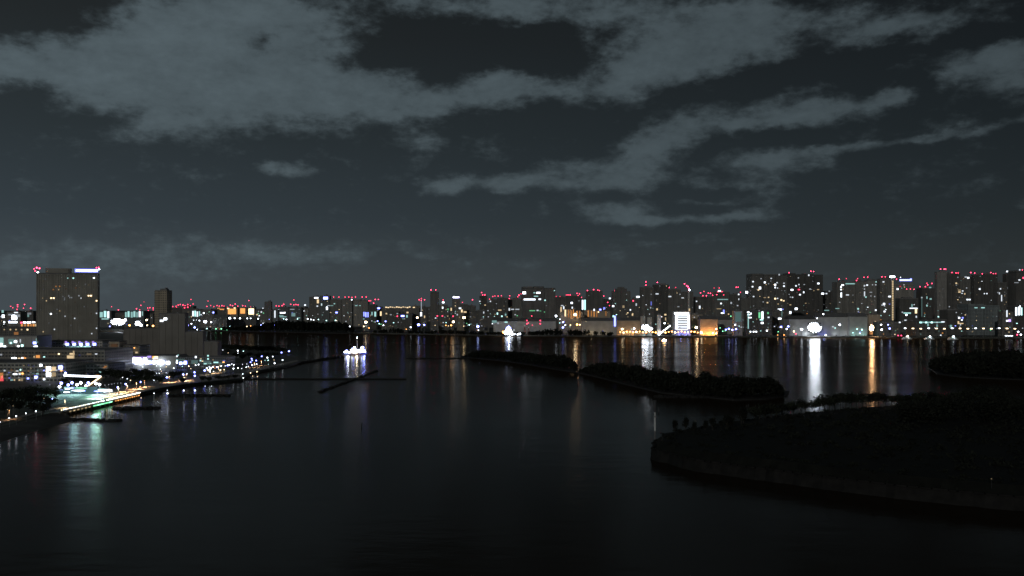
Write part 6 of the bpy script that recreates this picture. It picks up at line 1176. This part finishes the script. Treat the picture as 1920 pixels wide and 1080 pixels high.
# faint single lamp low on the right
street = thing("street_lamp", "single faint lamp at the lower right, on the black shore of the battery island", "street lamp", (gnd(1859, 912, 8.6).x, gnd(1859, 912, 8.6).y, 8.2))
MB().cyl((0, 0, -.2), (0, 0, 3), .08, .05, 6).build("pole", DARKMETAL, street); obj("lamp_head", unit('ball', GM('Y', .12)), street, (0, 0, 3.05), 0, (.22,)*3)

# ------------------------------------------------------------------ markers in the water
def marker(px, base_py, top_py, label, kind):
    g_ = gnd(px, base_py); z1 = H-(top_py-HY)*g_.y/F; o = thing("channel_marker", label, "channel marker", (g_.x, g_.y, 0))
    MB().cyl((0, 0, -2), (0, 0, z1*.75), .45, .32, 8).build("pile", WHITEP if kind else DARKMETAL, o)
    if kind: MB().cyl((0, 0, z1*.62), (0, 0, z1), .9, .9, 10).build("topmark", DARKMETAL, o); MB().box(-.8, .8, -.8, .8, z1*.45, z1*.5).build("platform", STEEL, o)
    else: MB().cyl((0, 0, z1*.75), (0, 0, z1), .5, .05, 8).build("topmark", DARKMETAL, o)
marker(1228, 808, 751, "tall thin pale beacon pole with dark top, off the left tip of the battery island", 1)
marker(1235, 772, 763, "tiny dark pile just right of the tall pale beacon pole", 0)
marker(678, 801, 793, "lone dark stake in the open water of the middle bay", 0)
marker(1083, 720, 712, "dark stake in front of the gap between the two wooded islets", 0)

# ------------------------------------------------------------------ vessels
def hull_mesh(L_, B_, D_, bow=.28, sheer=.5):
    """hull along +x (bow at +x), keel at -1"""
    mb = MB(); n = 14; st = []
    for i in range(n+1):
        t = i/n; x = -L_/2+L_*t; f = 1.0 if t < 1-bow else math.cos((t-(1-bow))/bow*math.pi/2)**.7
        if t < .08: f *= .82+2.2*t
        f = max(.02, f); zt = D_*(1+sheer*max(0, (t-.55))**1.6)
        st.append([(x-.03*L_*t*0, -B_/2*f*.72, -1.0), (x+ (.02*L_*t), -B_/2*f, zt), (x+(.02*L_*t), B_/2*f, zt), (x, B_/2*f*.72, -1.0)])
    for s_ in st: mb.v += s_
    for i in range(n):
        a, b = 4*i, 4*i+4
        mb.f += [(a, b, b+1, a+1), (a+1, b+1, b+2, a+2), (a+2, b+2, b+3, a+3), (a+3, b+3, b, a)]
    mb.f += [(0, 1, 2, 3), (4*n+3, 4*n+2, 4*n+1, 4*n)]
    return mb
def vessel(name, label, px, py, L_, B_, D_, yaw, hullmat, decks, lights, wins, cat="boat", mast=None):
    g_ = gnd(px, py); o = thing(name, label, cat, (g_.x, g_.y, 0), yaw)
    hull_mesh(L_, B_, D_).build("hull", hullmat, o); z = D_
    for i, (xa, xb, bw_, hh_) in enumerate(decks):
        d_ = MB().box(xa, xb, -bw_/2, bw_/2, z-.15 if i == 0 else z+.003, z+hh_).build("cabin", WHITEP, o)
        if wins[i]:
            c, s, nw = wins[i]
            for k in range(nw):
                for sd in (-1, 1): obj("window", unit('box', GM(c, s)), d_, (xa+(xb-xa)*(k+.5)/nw, sd*(bw_/2+.04), z+hh_*.6), 0, ((xb-xa)/nw*.72, .1, hh_*.42))
        z += hh_
        MB().box(xa-.4, xb+.6, -bw_/2-.3, bw_/2+.3, z+.006, z+.18).build("deck_roof", WHITEP, d_); z += .18
    for x, y, zz, c, s, sz in lights: obj("lamp", unit('ball', GM(c, s, 'AUTO')), o, (x, y, zz), 0, (sz,)*3)
    if mast: MB().cyl((mast[0], 0, z-.3), (mast[0], 0, mast[1]), .22, .1, 8).cyl((mast[0], -1.6, mast[1]*.8), (mast[0], 1.6, mast[1]*.8), .08, .08, 6).build("mast", WHITEP, o)
    return o
v = vessel("cruise_boat", "brightly lit white cruise boat in the open water right of the waterfront point", 666, 664.6, 46, 10, 2.4, rad(222), HULLB,
   [(-17, 12, 8.4, 2.7), (-15, 7, 7.4, 2.5), (-1, 5, 5.2, 2.2)], [(17, 2.5, 6.0, 'B', 40, 1.37), (15.5, 0, 4.6, 'W', 36, 1.30), (18.8, 0, 4.4, 'W', 30, 0.94), (5, 3, 9.2, 'B', 34, 1.22), (8, 3.5, 6.2, 'W', 34, 1.15), (2, 4.6, 4.2, 'Y', 30, 1.08), (0, 4.5, 5.6, 'W', 30, 1.15), (1.5, 0, 11.5, 'W', 24, 0.86), (-12, 3.4, 10.6, 'B', 40, 1.37), (-9.5, 3.2, 9.8, 'W', 36, 1.15), (-14, 0, 9.8, 'B', 30, 1.01), (-3.5, 0, 26, 'W', 30, 0.76)],
   [('W', 4, 11), ('W', 2.5, 8), ('W', 2, 3)], mast=(-3.5, 25.2))
point_light("lamp", v, (17, 7, 4), 'W', 1.6e5, 1.2); point_light("lamp", v, (2, 8, 4), 'Y', 1.1e5, 1.2); point_light("lamp", v, (-12, 7, 5), 'B', 1.6e5, 1.2)
v = vessel("party_boat", "small low boat with warm lanterns on the water before the orange quay", 1245, 641, 15, 4.4, 1.2, rad(8), HULLB, [(-5.5, 4.5, 3.6, 2.3)], [(-3, -2, 3.2, 'Y', 34, 1.15), (0, -2.1, 3.0, 'Y', 34, 1.2), (3, -2, 3.3, 'W', 30, 1.1), (0, 0, 5.4, 'Y', 26, 1.1), (-1.5, -2.2, 1.9, 'O', 16, .8)], [('Y', 6, 6)], mast=(1, 5.2))
point_light("lamp", v, (0, -4, 2.4), 'O', 1.5e5, .6)
v = vessel("moored_ship", "moored ship with blazing white superstructure at the far quay before the long grey shed", 962, 630.5, 52, 11, 3.2, rad(4), HULLB, [(-22, 6, 9, 4.5), (-21, -1, 8, 5), (-19, -4, 7.5, 5.5), (-17, -6, 7, 6)], 
   [(-20, -5, 9, 'W', 40, 2.4), (-14, -5.2, 8, 'W', 40, 2.6), (-8, -5.2, 9, 'W', 40, 2.4), (-3, -5.4, 6, 'W', 40, 2.2), (-18, -4.8, 14, 'W', 40, 2.4), (-12, -4.8, 14, 'W', 40, 2.4), (-6.5, -4.8, 13, 'W', 40, 2.2), (-16, -4.6, 20, 'B', 40, 2.3), (-9, -4.6, 19, 'B', 40, 2.2), (-12, -4.2, 25, 'B', 30, 1.8), (12, -4, 5, 'W', 24, 1.6), (15.5, -3.6, 6, 'W', 24, 1.8), (18.5, -3, 6.6, 'W', 20, 1.5), (-25, -4, 9.5, 'O', 7, 2.4), (-26.5, -4, 12, 'O', 6, 2.2)], [('W', 6, 9), ('W', 6, 7), ('W', 6, 5), ('W', 5, 4)], mast=(-11, 27), cat="ship")
spot_light("lamp", v, (-12, -11, 8), 'B', 2.4e6, 2.0)
for k, px in enumerate((1701, 1743, 1787)):
    vessel("tour_boat", "moored white tour boat under the right-hand pier lamps, %s of three" % ("leftmost", "middle", "rightmost")[k], px, 636.2+k*.35, 23, 6, 2.0, rad(3-k*3), WHITEP, [(-8.5, 7, 5, 2.6), (-3, 4, 4, 2.1)], [(0, -2.6, 7.6, 'W' if k else 'Y', 22, 1.3), (-1.5, -2.7, 7.0, 'T' if k else 'W', 10, .9), (2.2, -3.2, 3.2, 'W', 3, .6)], [('T', .25, 7), ('T', .4, 4)], mast=(0, 8.5))
    
for k in range(7): mast(1885+k*2.2, 629.5+(k % 2)*.4, 'W', 1.0, 7, 0, Y=shoreY(1890)+6, label=nth(k, 7, "tiny quay lamp") + " in the line low at the right edge", group="tiny quay lamps at the right edge", cat="quay lamp", name="quay_lamp")
mast(1909, 622, 'W', 1.8, 14, 0, label="white lamp above the red ones at the right edge of the quay"); mast(1907, 627.5, 'R', 1.6, 9, 0, label="left red quay lamp at the right edge"); mast(1914, 627.5, 'W', 1.9, 14, 0, label="pinkish-white quay lamp at the very right edge")
